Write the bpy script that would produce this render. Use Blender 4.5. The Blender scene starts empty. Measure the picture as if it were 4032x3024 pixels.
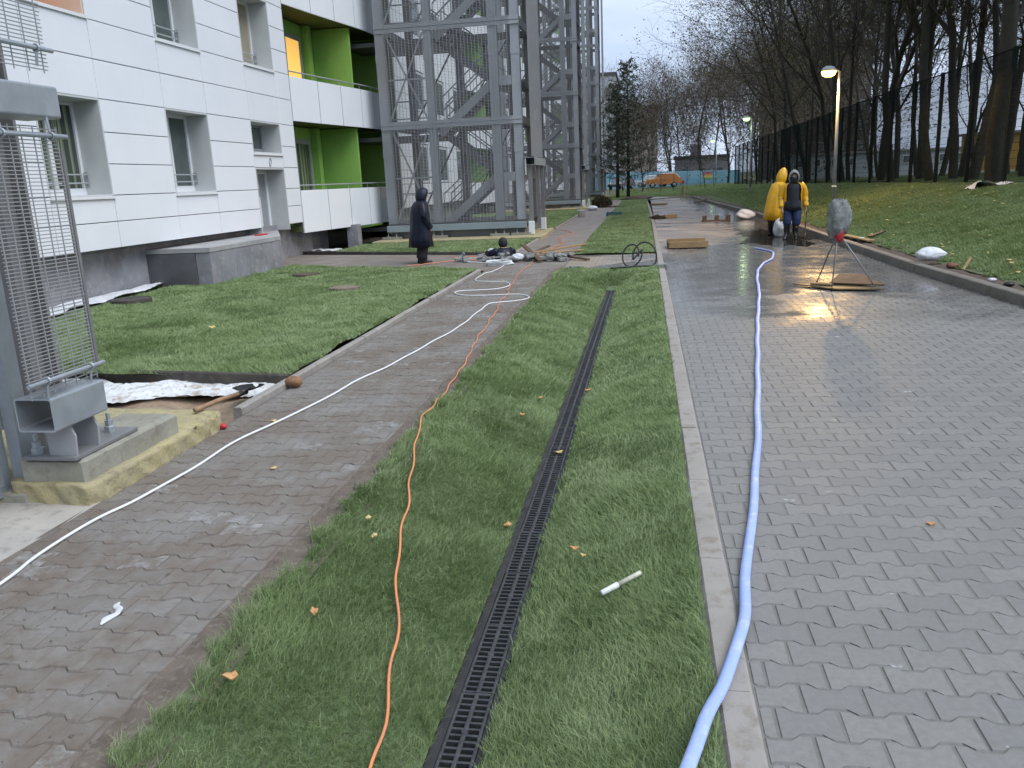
import bpy, bmesh, math, random
import numpy as np
from mathutils import Vector, Matrix
R = math.radians
scene = bpy.context.scene
COL = scene.collection
rnd = random.Random(7)

# ------------------------------------------------------------------ camera
CAMERA_AXES = [[0.9868646, 0.005588, 0.1614527], [0.1552573, 0.2433981, -0.9574197], [-0.0446474, 0.9699104, 0.2393334]]
cam_data = bpy.data.cameras.new("camera")
cam = bpy.data.objects.new("camera", cam_data)
COL.objects.link(cam)
cam_data.sensor_width = 36.0
cam_data.lens = 28.905
cam_data.clip_start = 0.05
cam_data.clip_end = 2000.0
_a = CAMERA_AXES
cam.matrix_world = Matrix(((_a[0][0], _a[0][1], _a[0][2], 0.0),
                           (_a[1][0], _a[1][1], _a[1][2], 0.0),
                           (_a[2][0], _a[2][1], _a[2][2], 1.70),
                           (0, 0, 0, 1)))
scene.camera = cam

# ------------------------------------------------------------------ sky, sun, exposure
SUN_ELEV, SUN_AZ = 54.0, 112.0          # azimuth measured clockwise from +Y (path direction)
world = bpy.data.worlds.new("World")
scene.world = world
world.use_nodes = True
wn = world.node_tree.nodes
wl = world.node_tree.links
wn.clear()
w_out = wn.new("ShaderNodeOutputWorld")
w_bg = wn.new("ShaderNodeBackground")
w_sky = wn.new("ShaderNodeTexSky")
w_sky.sky_type = 'NISHITA'
w_sky.sun_disc = False
w_sky.sun_elevation = R(SUN_ELEV)
w_sky.sun_rotation = R(SUN_AZ)
w_sky.air_density = 1.0
w_sky.dust_density = 3.0
w_co = wn.new("ShaderNodeTexCoord")
w_map = wn.new("ShaderNodeMapping")
w_map.inputs["Scale"].default_value = (1.0, 1.0, 3.2)
w_noise = wn.new("ShaderNodeTexNoise")
w_noise.inputs["Scale"].default_value = 2.6
w_noise.inputs["Detail"].default_value = 5.0
w_noise.inputs["Roughness"].default_value = 0.55
w_ramp = wn.new("ShaderNodeValToRGB")
w_ramp.color_ramp.elements[0].position = 0.34
w_ramp.color_ramp.elements[0].color = (2.75, 3.5, 4.9, 1)
w_ramp.color_ramp.elements[1].position = 0.64
w_ramp.color_ramp.elements[1].color = (4.3, 4.95, 6.05, 1)
w_mix = wn.new("ShaderNodeMix")
w_mix.data_type = 'RGBA'
w_mix.inputs[0].default_value = 0.90
wl.new(w_co.outputs["Generated"], w_map.inputs["Vector"])
wl.new(w_map.outputs["Vector"], w_noise.inputs["Vector"])
wl.new(w_noise.outputs["Fac"], w_ramp.inputs["Fac"])
wl.new(w_sky.outputs["Color"], w_mix.inputs[6])
wl.new(w_ramp.outputs["Color"], w_mix.inputs[7])
wl.new(w_mix.outputs[2], w_bg.inputs["Color"])
w_bg.inputs["Strength"].default_value = 0.105
wl.new(w_bg.outputs["Background"], w_out.inputs["Surface"])

sun_data = bpy.data.lights.new("overcast_sun", 'SUN')
sun_data.energy = 1.5
sun_data.angle = R(48)
sun_data.color = (0.97, 0.98, 1.0)
sun = bpy.data.objects.new("overcast_sun", sun_data)
COL.objects.link(sun)
_d = Vector((math.sin(R(SUN_AZ)) * math.cos(R(SUN_ELEV)), math.cos(R(SUN_AZ)) * math.cos(R(SUN_ELEV)), math.sin(R(SUN_ELEV))))
sun.rotation_euler = _d.to_track_quat('Z', 'Y').to_euler()

scene.view_settings.view_transform = 'Standard'
scene.view_settings.look = 'None'
scene.view_settings.exposure = 0.92
scene.view_settings.gamma = 1.0
cy = scene.cycles
cy.max_bounces = 5; cy.diffuse_bounces = 2; cy.glossy_bounces = 3; cy.transmission_bounces = 3; cy.transparent_max_bounces = 6
cy.caustics_reflective = False; cy.caustics_refractive = False
cy.sample_clamp_indirect = 6.0
cy.use_adaptive_sampling = True; cy.adaptive_threshold = 0.02

# ------------------------------------------------------------------ mesh helpers
def tag(o, label=None, cat=None, group=None, kind=None):
    if label: o["label"] = label
    if cat: o["category"] = cat
    if group: o["group"] = group
    if kind: o["kind"] = kind
    return o

def thing(name, label, cat, loc=(0, 0, 0), group=None, rotz=0.0):
    o = bpy.data.objects.new(name, None)
    o.empty_display_size = 0.2
    COL.objects.link(o)
    o.location = loc
    o.rotation_euler = (0, 0, rotz)
    return tag(o, label, cat, group)

def world_of(p):
    m = Matrix.Translation(p.location) @ p.rotation_euler.to_matrix().to_4x4()
    if p.parent: m = world_of(p.parent) @ p.matrix_parent_inverse @ m
    return m

def link(name, me, mat=None, parent=None, local=False):
    """parent given: vertices are world coordinates unless local"""
    o = bpy.data.objects.new(name, me)
    COL.objects.link(o)
    if mat is not None and not me.materials: me.materials.append(mat)
    if parent is not None:
        o.parent = parent
        if not local: o.matrix_parent_inverse = world_of(parent).inverted()
    return o

def copy_tree(root, loc, rotz=None, label=None, group=None, scale=None):
    r = root.copy()
    COL.objects.link(r)
    r.location = loc
    if rotz is not None: r.rotation_euler = (0, 0, rotz)
    if scale is not None: r.scale = scale
    if label: r["label"] = label
    if group: r["group"] = group
    for ch in list(root.children):
        c = ch.copy(); COL.objects.link(c); c.parent = r
        for g in list(ch.children):
            d = g.copy(); COL.objects.link(d); d.parent = c
    return r

class MB:
    def __init__(s): s.v = []; s.f = []
    def add(s, vs, fs):
        k = len(s.v); s.v += [tuple(p) for p in vs]; s.f += [tuple(i + k for i in q) for q in fs]; return s
    def box(s, x0, x1, y0, y1, z0, z1):
        return s.add([(x0, y0, z0), (x1, y0, z0), (x1, y1, z0), (x0, y1, z0), (x0, y0, z1), (x1, y0, z1), (x1, y1, z1), (x0, y1, z1)],
                     [(0, 3, 2, 1), (4, 5, 6, 7), (0, 1, 5, 4), (1, 2, 6, 5), (2, 3, 7, 6), (3, 0, 4, 7)])
    def cbox(s, x0, x1, y0, y1, z0, z1, b=0.004):
        """box with chamfered vertical and top edges"""
        out = [(x0 + b, y0), (x1 - b, y0), (x1, y0 + b), (x1, y1 - b), (x1 - b, y1), (x0 + b, y1), (x0, y1 - b), (x0, y0 + b)]
        cx, cy = (x0 + x1) / 2, (y0 + y1) / 2
        inn = [(min(max(x, x0 + 2 * b), x1 - 2 * b), min(max(y, y0 + 2 * b), y1 - 2 * b)) for x, y in out]
        vs = [(x, y, z0) for x, y in out] + [(x, y, z1 - b) for x, y in out] + [(x, y, z1) for x, y in inn]
        fs = [tuple(range(7, -1, -1)), tuple(range(16, 24))]
        for a in (0, 8):
            for i in range(8):
                j = (i + 1) % 8
                fs.append((a + i, a + j, a + 8 + j, a + 8 + i))
        return s.add(vs, fs)
    def bar(s, a, b, w, h=None, up=(0, 0, 1), caps=True):
        a = Vector(a); b = Vector(b); h = w if h is None else h
        d = (b - a).normalized(); u = Vector(up)
        if abs(d.dot(u)) > 0.98: u = Vector((0, 1, 0))
        x = d.cross(u).normalized() * (w / 2); y = x.cross(d).normalized() * (h / 2)
        vs = [a - x - y, a + x - y, a + x + y, a - x + y, b - x - y, b + x - y, b + x + y, b - x + y]
        fs = [(0, 1, 5, 4), (1, 2, 6, 5), (2, 3, 7, 6), (3, 0, 4, 7)]
        if caps: fs += [(3, 2, 1, 0), (4, 5, 6, 7)]
        return s.add(vs, fs)
    def tube(s, pts, r, n=8, caps=True, flat=None):
        """r: radius or list; flat=(rw, rh) gives an oval hose lying flat"""
        pts = [Vector(p) for p in pts]; m = len(pts)
        k = len(s.v)
        prev = None
        for i, p in enumerate(pts):
            d = (pts[min(i + 1, m - 1)] - pts[max(i - 1, 0)])
            if d.length < 1e-9: d = Vector((0, 0, 1))
            d.normalize()
            u = Vector((0, 0, 1)) if abs(d.z) < 0.95 else (prev or Vector((1, 0, 0)))
            x = d.cross(u).normalized(); y = x.cross(d).normalized(); prev = y
            rr = r[i] if isinstance(r, (list, tuple)) else r
            for j in range(n):
                t = 2 * math.pi * j / n
                if flat: q = p + x * (flat[0] * math.cos(t)) + y * (flat[1] * math.sin(t))
                else: q = p + x * (rr * math.cos(t)) + y * (rr * math.sin(t))
                s.v.append(tuple(q))
        for i in range(m - 1):
            for j in range(n):
                a = k + i * n + j; b = k + i * n + (j + 1) % n
                s.f.append((a, b, b + n, a + n))
        if caps:
            s.f.append(tuple(k + j for j in range(n - 1, -1, -1)))
            s.f.append(tuple(k + (m - 1) * n + j for j in range(n)))
        return s
    def loft(s, rings, cap0=True, cap1=True, closed=True):
        k = len(s.v); n = len(rings[0])
        for rg in rings: s.v += [tuple(p) for p in rg]
        for i in range(len(rings) - 1):
            for j in range(n if closed else n - 1):
                a = k + i * n + j; b = k + i * n + (j + 1) % n
                s.f.append((a, b, b + n, a + n))
        if cap0: s.f.append(tuple(k + j for j in range(n - 1, -1, -1)))
        if cap1: s.f.append(tuple(k + (len(rings) - 1) * n + j for j in range(n)))
        return s
    def lathe(s, prof, c=(0, 0, 0), n=20):
        rings = [[(c[0] + r * math.cos(2 * math.pi * j / n), c[1] + r * math.sin(2 * math.pi * j / n), c[2] + z) for j in range(n)] for r, z in prof]
        return s.loft(rings)
    def prism(s, poly, z0, z1):
        n = len(poly)
        vs = [(x, y, z0) for x, y in poly] + [(x, y, z1) for x, y in poly]
        return s.add(vs, [tuple(range(n - 1, -1, -1)), tuple(range(n, 2 * n))] + [(i, (i + 1) % n, n + (i + 1) % n, n + i) for i in range(n)])
    def bag(s, r, seed=0, amp=.10, crease=.05, fb=None, n=44, m=26, tie=None):
        """slack sack: lumpy body with sharp creases and, if tie is set, a gathered neck along +x"""
        rr = random.Random(seed); ph = [rr.uniform(0, 6.28) for _ in range(10)]
        rings = []
        for i in range(m + 1):
            th = math.pi * (0.015 + 0.97 * i / m); rg = []
            for j in range(n):
                t = 2 * math.pi * j / n
                u = Vector((math.cos(th), math.sin(th) * math.cos(t), math.sin(th) * math.sin(t)))
                k = 1 + amp * (math.sin(2.1 * u.x + 3 * u.y + ph[0]) + .8 * math.sin(4 * u.y - 3 * u.z + ph[1]) + .5 * math.sin(5 * u.z + 4 * u.x + ph[2])) * .5
                k -= crease * (1 - abs(math.sin(5 * u.x + 3 * u.y * u.z * 2 + 3.5 * u.z + ph[3]))) ** 3
                k -= crease * .8 * (1 - abs(math.sin(7 * u.y - 5 * u.x + 2 * math.sin(4 * u.z) + ph[4]))) ** 3
                k += .012 * math.sin(17 * u.x + 13 * u.y + ph[5])
                p = Vector((u.x * r[0] * k, u.y * r[1] * k, u.z * r[2] * k))
                if abs(u.y) > .5: p.y *= 1.06
                if tie and u.x > .80:
                    f = (u.x - .80) / .2; p.x += tie * f; p.y *= 1 - .35 * f; p.z *= 1 - .35 * f
                if fb is not None: p.z = max(p.z, fb)
                rg.append(p)
            rings.append(rg)
        return s.loft(rings)
    def blob(s, c, r, seed=0, n=12, m=8, amp=0.15, flat_bottom=None):
        rr = random.Random(seed); ph = [rr.uniform(0, 6.28) for _ in range(8)]
        rings = []
        for i in range(m + 1):
            th = math.pi * (0.02 + 0.96 * i / m)
            rg = []
            for j in range(n):
                t = 2 * math.pi * j / n
                k = 1 + amp * (math.sin(3 * t + ph[0] + 2 * th) * .5 + math.sin(2 * t - 3 * th + ph[1]) * .5 + .6 * math.sin(5 * t + 4 * th + ph[2]))
                z = -math.cos(th) * r[2] * (1 + .5 * amp * math.sin(2 * t + ph[3]))
                p = [c[0] + r[0] * math.sin(th) * math.cos(t) * k, c[1] + r[1] * math.sin(th) * math.sin(t) * k, c[2] + z]
                if flat_bottom is not None: p[2] = max(p[2], flat_bottom)
                rg.append(p)
            rings.append(rg)
        return s.loft(rings)
    def mesh(s, name, smooth=False):
        me = bpy.data.meshes.new(name)
        me.from_pydata(s.v, [], s.f)
        if smooth: me.polygons.foreach_set("use_smooth", [True] * len(me.polygons))
        me.update()
        return me
    def build(s, name, mat, parent=None, smooth=False, local=False):
        return link(name, s.mesh(name, smooth), mat, parent, local)

def raw_mesh(name, verts, tris, mat):
    me = bpy.data.meshes.new(name)
    nv, nt = len(verts), len(tris)
    me.vertices.add(nv); me.vertices.foreach_set("co", np.ascontiguousarray(verts, dtype=np.float32).ravel())
    me.loops.add(nt * 3); me.loops.foreach_set("vertex_index", np.ascontiguousarray(tris, dtype=np.int32).ravel())
    me.polygons.add(nt); me.polygons.foreach_set("loop_start", np.arange(0, nt * 3, 3, dtype=np.int32))
    me.update(calc_edges=True)
    me.materials.append(mat)
    return me

def spline(pts, step=0.06):
    P = [Vector(p) for p in pts]; out = []
    for i in range(len(P) - 1):
        p0 = P[max(i - 1, 0)]; p1 = P[i]; p2 = P[i + 1]; p3 = P[min(i + 2, len(P) - 1)]
        n = max(2, int((p2 - p1).length / step))
        for k in range(n):
            t = k / n
            out.append(0.5 * ((2 * p1) + (p2 - p0) * t + (2 * p0 - 5 * p1 + 4 * p2 - p3) * t * t + (3 * p1 - p0 - 3 * p2 + p3) * t ** 3))
    out.append(P[-1])
    return out

# ------------------------------------------------------------------ material helpers
class NG:
    def __init__(s, mat):
        s.nt = mat.node_tree; s.N = s.nt.nodes; s.L = s.nt.links
        s.pos_ = None
    def put(s, sock, v):
        if isinstance(v, bpy.types.NodeSocket): s.L.new(v, sock)
        elif v is not None:
            if hasattr(sock.default_value, "__len__") and not hasattr(v, "__len__"): v = (v, v, v, 1)[:len(sock.default_value)]
            elif hasattr(v, "__len__") and len(v) == 3 and len(sock.default_value) == 4: v = (*v, 1)
            sock.default_value = v
    def pos(s):
        if s.pos_ is None: s.pos_ = s.N.new("ShaderNodeNewGeometry").outputs["Position"]
        return s.pos_
    def obj(s): return s.N.new("ShaderNodeTexCoord").outputs["Object"]
    def xyz(s):
        n = s.N.new("ShaderNodeSeparateXYZ"); s.put(n.inputs[0], s.pos()); return n.outputs
    def scaled(s, vec, sc):
        n = s.N.new("ShaderNodeVectorMath"); n.operation = 'MULTIPLY'; s.put(n.inputs[0], vec); n.inputs[1].default_value = sc; return n.outputs[0]
    def noise(s, scale, detail=4, rough=.55, vec=None, dist=0.0):
        n = s.N.new("ShaderNodeTexNoise"); s.put(n.inputs["Vector"], vec if vec is not None else s.pos())
        n.inputs["Scale"].default_value = scale; n.inputs["Detail"].default_value = detail; n.inputs["Roughness"].default_value = rough; n.inputs["Distortion"].default_value = dist
        return n.outputs["Fac"]
    def voro(s, scale, vec=None, feature='F1'):
        n = s.N.new("ShaderNodeTexVoronoi"); n.feature = feature; s.put(n.inputs["Vector"], vec if vec is not None else s.pos()); n.inputs["Scale"].default_value = scale; return n.outputs
    def rng(s, v, a, b, c=0.0, d=1.0, smooth=False):
        n = s.N.new("ShaderNodeMapRange"); n.interpolation_type = 'SMOOTHSTEP' if smooth else 'LINEAR'
        s.put(n.inputs[0], v)
        for i, q in enumerate((a, b, c, d)): s.put(n.inputs[1 + i], q)
        return n.outputs[0]
    def math(s, op, a, b=None):
        n = s.N.new("ShaderNodeMath"); n.operation = op; s.put(n.inputs[0], a)
        if b is not None: s.put(n.inputs[1], b)
        return n.outputs[0]
    def mix(s, fac, a, b, blend='MIX'):
        n = s.N.new("ShaderNodeMix"); n.data_type = 'RGBA'; n.blend_type = blend; s.put(n.inputs[0], fac); s.put(n.inputs[6], a); s.put(n.inputs[7], b); return n.outputs[2]
    def bump(s, h, strength=.3, dist=.01):
        n = s.N.new("ShaderNodeBump"); n.inputs["Strength"].default_value = strength; n.inputs["Distance"].default_value = dist; s.put(n.inputs["Height"], h); return n.outputs[0]
    def attr(s, name):
        n = s.N.new("ShaderNodeAttribute"); n.attribute_name = name; return n.outputs["Fac"]
    def rand(s): return s.N.new("ShaderNodeObjectInfo").outputs["Random"]

def new_mat(name):
    m = bpy.data.materials.new(name); m.use_nodes = True
    g = NG(m); b = m.node_tree.nodes["Principled BSDF"]
    return m, g, b

def mat(name, c1, c2=None, scale=6.0, rough=.6, metal=0.0, bump=0.0, bscale=None, lo=.35, hi=.65, c3=None, rough2=None, spec=None, stretch=None):
    m, g, b = new_mat(name)
    vec = g.scaled(g.pos(), stretch) if stretch else None
    col = c1
    if c2 is not None:
        f = g.rng(g.noise(scale, 6, .6, vec), lo, hi)
        col = g.mix(f, c1, c2)
        if c3 is not None: col = g.mix(g.rng(g.noise(scale * 4.3, 5, .65, vec), .52, .72), col, c3)
        if rough2 is not None: g.put(b.inputs["Roughness"], g.rng(g.noise(scale * .7, 4), .35, .65, rough, rough2))
    g.put(b.inputs["Base Color"], col)
    if rough2 is None or c2 is None: b.inputs["Roughness"].default_value = rough
    b.inputs["Metallic"].default_value = metal
    if spec is not None: b.inputs["Specular IOR Level"].default_value = spec
    if bump: g.put(b.inputs["Normal"], g.bump(g.noise(bscale or scale * 8, 5, .65, vec), bump, .01))
    return m

def emit_mat(name, col, strength):
    m, g, b = new_mat(name)
    b.inputs["Base Color"].default_value = (*[min(1, c) for c in col], 1)
    b.inputs["Emission Color"].default_value = (*col, 1)
    b.inputs["Emission Strength"].default_value = strength
    return m
# ------------------------------------------------------------------ materials
M = {}
def panel_material():
    m, g, b = new_mat('white_facade_panel')
    c = g.mix(g.rng(g.noise(.9, 5, .6), .35, .65), (.80, .825, .85), (.76, .79, .825))
    c = g.mix(g.rng(g.rand(), 0, 1, 0, .5), c, (.75, .78, .815))
    c = g.mix(g.rng(g.noise(1.0, 6, .65, g.scaled(g.pos(), (5, 5, .35))), .58, .80, 0, .18), c, (.58, .60, .61))
    g.put(b.inputs["Base Color"], c)
    g.put(b.inputs["Roughness"], g.rng(g.noise(1.7, 4), .35, .65, .30, .46))
    g.put(b.inputs["Normal"], g.bump(g.noise(1.2, 2), .06, .02))
    return m
M['panel'] = panel_material()
M['panel_joint'] = mat('panel_joint_dark', (.10, .10, .11), rough=.8)
M['reveal'] = mat('pale_grey_reveal', (.56, .58, .57), (.50, .52, .52), 2, .5)
M['green'] = mat('loggia_green_paint', (.27, .50, .10), (.22, .42, .08), 1.3, .6, bump=.08, c3=(.28, .46, .13))
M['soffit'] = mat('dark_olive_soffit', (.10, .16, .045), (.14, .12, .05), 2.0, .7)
M['plinth'] = mat('grey_plaster_plinth', (.30, .30, .32), (.19, .19, .205), 1.6, .55, bump=.12, c3=(.36, .36, .37), rough2=.35)
M['slab'] = mat('grey_concrete_slab', (.38, .38, .37), (.28, .28, .28), 2.3, .8, bump=.2)
M['frame_w'] = mat('white_window_frame', (.74, .76, .78), rough=.35)
M['frame_g'] = mat('grey_window_frame', (.27, .29, .31), rough=.4)
M['glass'] = mat('dark_window_glass', (.06, .075, .075), (.11, .14, .13), 1.2, .06, spec=.8)
M['curtain'] = mat('curtained_glass_green', (.24, .28, .18), (.05, .06, .055), 3.0, .10, stretch=(.3, 4, .05), lo=.45, hi=.52)
M['railing'] = mat('painted_grey_rail', (.42, .45, .47), rough=.4, metal=.3)
M['lit_yellow'] = emit_mat('lit_yellow_room', (1.0, .56, .13), .42)
M['lit_warm'] = emit_mat('lit_warm_room', (1.0, .42, .12), .55)
M['peach'] = mat('peach_loggia_wall', (.62, .48, .38), rough=.6)
M['steel'] = mat('grey_painted_steel', (.41, .42, .44), (.35, .36, .38), 1.7, .45, bump=.04, metal=.15)
M['steel_dark'] = mat('dark_grey_steel', (.085, .088, .092), (.12, .118, .112), 1.3, .5, metal=.2)
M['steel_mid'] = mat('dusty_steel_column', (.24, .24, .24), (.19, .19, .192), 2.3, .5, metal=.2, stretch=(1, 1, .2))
M['galv'] = mat('galvanised_steel', (.44, .48, .51), (.36, .40, .43), 7, .38, metal=.55, rough2=.5)
M['wire'] = mat('mesh_wire', (.42, .425, .43), rough=.45, metal=.5)
M['wire_far'] = mat('mesh_wire_grey', (.38, .385, .40), rough=.5, metal=.2)
M['tube_blue'] = mat('blue_grey_tube', (.30, .36, .39), (.26, .31, .34), 1.0, .4, metal=.2)
M['pad'] = mat('yellowish_concrete', (.44, .38, .20), (.35, .31, .19), 3.2, .9, bump=1.0, bscale=34, c3=(.22, .19, .13))
M['grout'] = mat('grey_grout', (.34, .33, .27), (.26, .25, .205), 3, .85, bump=.5, bscale=40, c3=(.20, .185, .15))
M['iron'] = mat('wet_cast_iron', (.062, .064, .068), (.10, .102, .106), 30, .30, metal=.5, bump=.25, bscale=220, rough2=.5)
M['trough'] = mat('drain_trough_concrete', (.045, .045, .047), (.022, .022, .023), 10, .8, bump=.2)
M['kerb'] = mat('concrete_kerb', (.33, .31, .285), (.27, .25, .225), 2.0, .8, bump=.25, bscale=90, c3=(.20, .165, .13))
M['kerb_dark'] = mat('damp_concrete_kerb', (.20, .185, .165), (.15, .135, .12), 2.0, .6, bump=.25, bscale=60, c3=(.11, .09, .07))
M['board'] = mat('dark_edge_board', (.075, .065, .055), (.045, .04, .036), 3, .7, bump=.3, c3=(.13, .11, .085))
M['soil'] = mat('brown_soil', (.105, .078, .058), (.06, .044, .034), 6, .95, bump=.8, bscale=45, c3=(.16, .125, .095))
M['soil_dry'] = mat('grey_brown_soil', (.165, .135, .108), (.11, .088, .070), 7, .95, bump=.8, bscale=60, c3=(.22, .19, .16))
M['sand'] = mat('tan_sand', (.36, .27, .19), (.24, .17, .12), 7, .95, bump=.6, bscale=60, c3=(.13, .09, .065))
M['cloth_w'] = mat('white_geotextile', (.68, .70, .73), (.54, .55, .57), 9, .8, bump=.4, bscale=40)
M['cloth_dirty'] = mat('muddied_geotextile', (.66, .68, .71), (.42, .36, .30), 5, .85, bump=.6, bscale=30, c3=(.30, .23, .17), lo=.52, hi=.68)
M['sack_w'] = mat('white_woven_sack', (.70, .72, .76), (.58, .60, .64), 14, .6, bump=.3, bscale=80)
M['wood'] = mat('raw_timber', (.36, .245, .115), (.28, .18, .085), 5, .7, bump=.25, stretch=(1, 1, 1), c3=(.22, .14, .07))
M['wood_dark'] = mat('wet_dark_timber', (.13, .08, .045), (.08, .05, .03), 6, .6, bump=.3)
M['ply'] = mat('wet_plywood', (.20, .145, .075), (.13, .09, .05), 8, .45, bump=.2)
M['black_rubber'] = mat('black_rubber', (.012, .012, .014), rough=.4)
M['black_metal'] = mat('blackened_shovel_steel', (.008, .008, .009), rough=.6, metal=.0)
M['handle'] = mat('shovel_handle_wood', (.36, .22, .12), (.24, .15, .09), 9, .6)
M['white_cable'] = mat('white_cable', (.75, .77, .78), rough=.4)
M['orange_cable'] = mat('orange_cable', (.78, .27, .11), (.60, .24, .13), 5, .45)
M['hose'] = mat('pale_blue_hose', (.33, .44, .84), (.37, .47, .82), 3, .35, c3=(.56, .60, .74))
M['navy'] = mat('navy_raincoat', (.010, .014, .032), (.006, .008, .018), 8, .45, bump=.5, bscale=14, spec=.3)
M['dark_cloth'] = mat('black_trousers', (.014, .015, .018), rough=.75)
M['yellow'] = mat('yellow_raincoat', (.82, .46, .02), (.70, .36, .015), 6, .32, bump=.4, bscale=12)
M['jeans'] = mat('blue_jeans', (.03, .055, .15), (.02, .035, .10), 14, .8)
M['hood_grey'] = mat('grey_knit_hood', (.30, .31, .32), (.25, .26, .27), 40, .9)
M['vest'] = mat('dark_navy_vest', (.006, .008, .014), (.010, .013, .022), 12, .6, bump=.4, bscale=20)
M['skin'] = mat('skin', (.42, .25, .17), rough=.5)
M['eye'] = mat('eye_dark', (.02, .015, .012), rough=.2)
M['rubber_boot'] = mat('black_boot', (.010, .010, .012), rough=.25)
M['red'] = mat('red_fabric', (.55, .03, .04), (.40, .02, .03), 8, .6)
M['bark'] = mat('dark_bark', (.052, .046, .036), (.032, .030, .024), 9, .9, bump=.6, bscale=20, stretch=(1, 1, .25), c3=(.045, .06, .025))
M['twig'] = mat('dark_twigs', (.050, .042, .034), (.066, .053, .042), 2, .9)
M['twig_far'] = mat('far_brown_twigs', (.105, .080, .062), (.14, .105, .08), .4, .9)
M['leaf_brown'] = mat('withered_leaf', (.085, .060, .034), (.060, .062, .026), 1.2, .8)
M['leaf_green'] = mat('late_green_leaf', (.085, .105, .025), (.13, .11, .03), 1.0, .7)
M['needle'] = mat('pine_needles', (.05, .068, .045), (.07, .075, .05), 1.4, .8)
M['dead_leaf'] = mat('fallen_orange_leaf', (.55, .24, .10), (.48, .30, .12), 14, .6)
M['yellow_leaf'] = mat('fallen_yellow_leaf', (.60, .42, .12), (.52, .40, .20), 14, .6)
M['fence'] = mat('black_green_fence', (.010, .014, .013), rough=.8, spec=.1)
M['pole'] = mat('galvanised_lamp_pole', (.30, .31, .31), (.25, .26, .26), 3, .4, metal=.4)
M['lamp_shell'] = mat('grey_lamp_shell', (.35, .38, .36), rough=.4)
M['lens_warm'] = emit_mat('lit_sodium_lens', (1.0, .48, .11), 6.0)
M['lens_green'] = emit_mat('lit_greenish_lens', (.62, 1.0, .36), 1.5)
M['paver_loose'] = mat('loose_grey_paver', (.25, .26, .25), (.17, .175, .17), 8, .8, bump=.3)
M['bucket'] = mat('white_plastic_bucket', (.68, .69, .70), rough=.4)
M['teal'] = mat('teal_plastic', (.03, .09, .11), (.05, .13, .15), 10, .5)
M['bundle'] = mat('brown_conifer_bundle', (.075, .06, .025), (.04, .045, .018), 9, .9)
M['wall_blue'] = mat('blue_mural_wall', (.17, .38, .50), (.26, .47, .54), .5, .7)
M['car_orange'] = mat('orange_car_paint', (.50, .20, .06), rough=.25, spec=.6)
M['car_white'] = mat('white_car_paint', (.62, .65, .70), rough=.25, spec=.6)
M['car_glass'] = mat('car_glass', (.03, .035, .04), rough=.08)
M['tyre'] = mat('tyre_black', (.015, .015, .016), rough=.8)
M['rim'] = mat('alloy_rim', (.5, .5, .52), rough=.3, metal=.7)
M['light_red'] = mat('tail_light_red', (.45, .02, .02), rough=.2)
M['light_clear'] = mat('clear_headlight', (.7, .7, .7), rough=.15)
M['apt_pink'] = mat('pale_pink_panels', (.56, .49, .50), (.50, .45, .47), .2, .8)
M['apt_white'] = mat('pale_grey_panels', (.55, .56, .58), (.48, .49, .52), .2, .8)
M['apt_dark'] = mat('dark_brown_block', (.10, .085, .075), (.075, .065, .06), .2, .9)
M['roof_dark'] = mat('dark_roof', (.07, .07, .075), rough=.8)
M['shed'] = mat('grey_shed_roof', (.30, .295, .31), (.25, .245, .26), .6, .8)
M['yellow_box'] = mat('yellow_container', (.60, .33, .05), (.52, .30, .06), .6, .6)
M['paint_pale'] = mat('pale_blue_grey_panel', (.45, .50, .54), (.38, .44, .48), .6, .7)
M['shrub'] = mat('shrub_leaf', (.06, .062, .026), (.09, .075, .03), 1.5, .8)
M['rust'] = mat('wet_rust_brick', (.19, .085, .05), (.12, .06, .04), 9, .9, bump=.5)
M['mud_water'] = None
M['apron'] = mat('pale_dusty_concrete', (.46, .43, .38), (.36, .34, .31), 2.2, .85, bump=.3, c3=(.26, .24, .22))

def grass_material(name, a, b, c, dry):
    m, g, p = new_mat(name)
    big = g.rng(g.noise(1.1, 3, .5), .36, .64)
    mid = g.rng(g.noise(4.2, 4, .6), .40, .64)
    fine = g.noise(90, 2, .5)
    col = g.mix(big, a, b)
    col = g.mix(g.math('MULTIPLY', mid, .75), col, c)
    col = g.mix(g.rng(fine, .60, .74, 0, .55), col, dry)
    g.put(p.inputs["Base Color"], col)
    p.inputs["Roughness"].default_value = .48
    p.inputs["Specular IOR Level"].default_value = .35
    tr = g.N.new("ShaderNodeBsdfTranslucent")
    g.put(tr.inputs[0], col)
    mx = g.N.new("ShaderNodeMixShader")
    mx.inputs[0].default_value = .40
    out = [n for n in g.N if n.type == 'OUTPUT_MATERIAL'][0]
    g.L.new(p.outputs[0], mx.inputs[1]); g.L.new(tr.outputs[0], mx.inputs[2]); g.L.new(mx.outputs[0], out.inputs[0])
    return m
M['grass'] = grass_material('turf_blades', (.335, .42, .215), (.275, .365, .16), (.16, .235, .085), (.50, .49, .29))
M['grass_bank'] = grass_material('bank_grass', (.225, .31, .125), (.23, .295, .12), (.145, .21, .072), (.34, .35, .19))
M['turf'] = mat('turf_ground', (.10, .145, .065), (.12, .155, .075), 5, .95, bump=.9, bscale=50, c3=(.05, .045, .028))
M['turf_bank'] = mat('bank_turf_ground', (.10, .125, .052), (.085, .11, .045), 3, .95, bump=.9, bscale=40, c3=(.07, .06, .033))
M['far_ground'] = mat('far_grass_ground', (.075, .095, .038), (.095, .09, .045), .6, .95, bump=.5, bscale=6)

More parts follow.
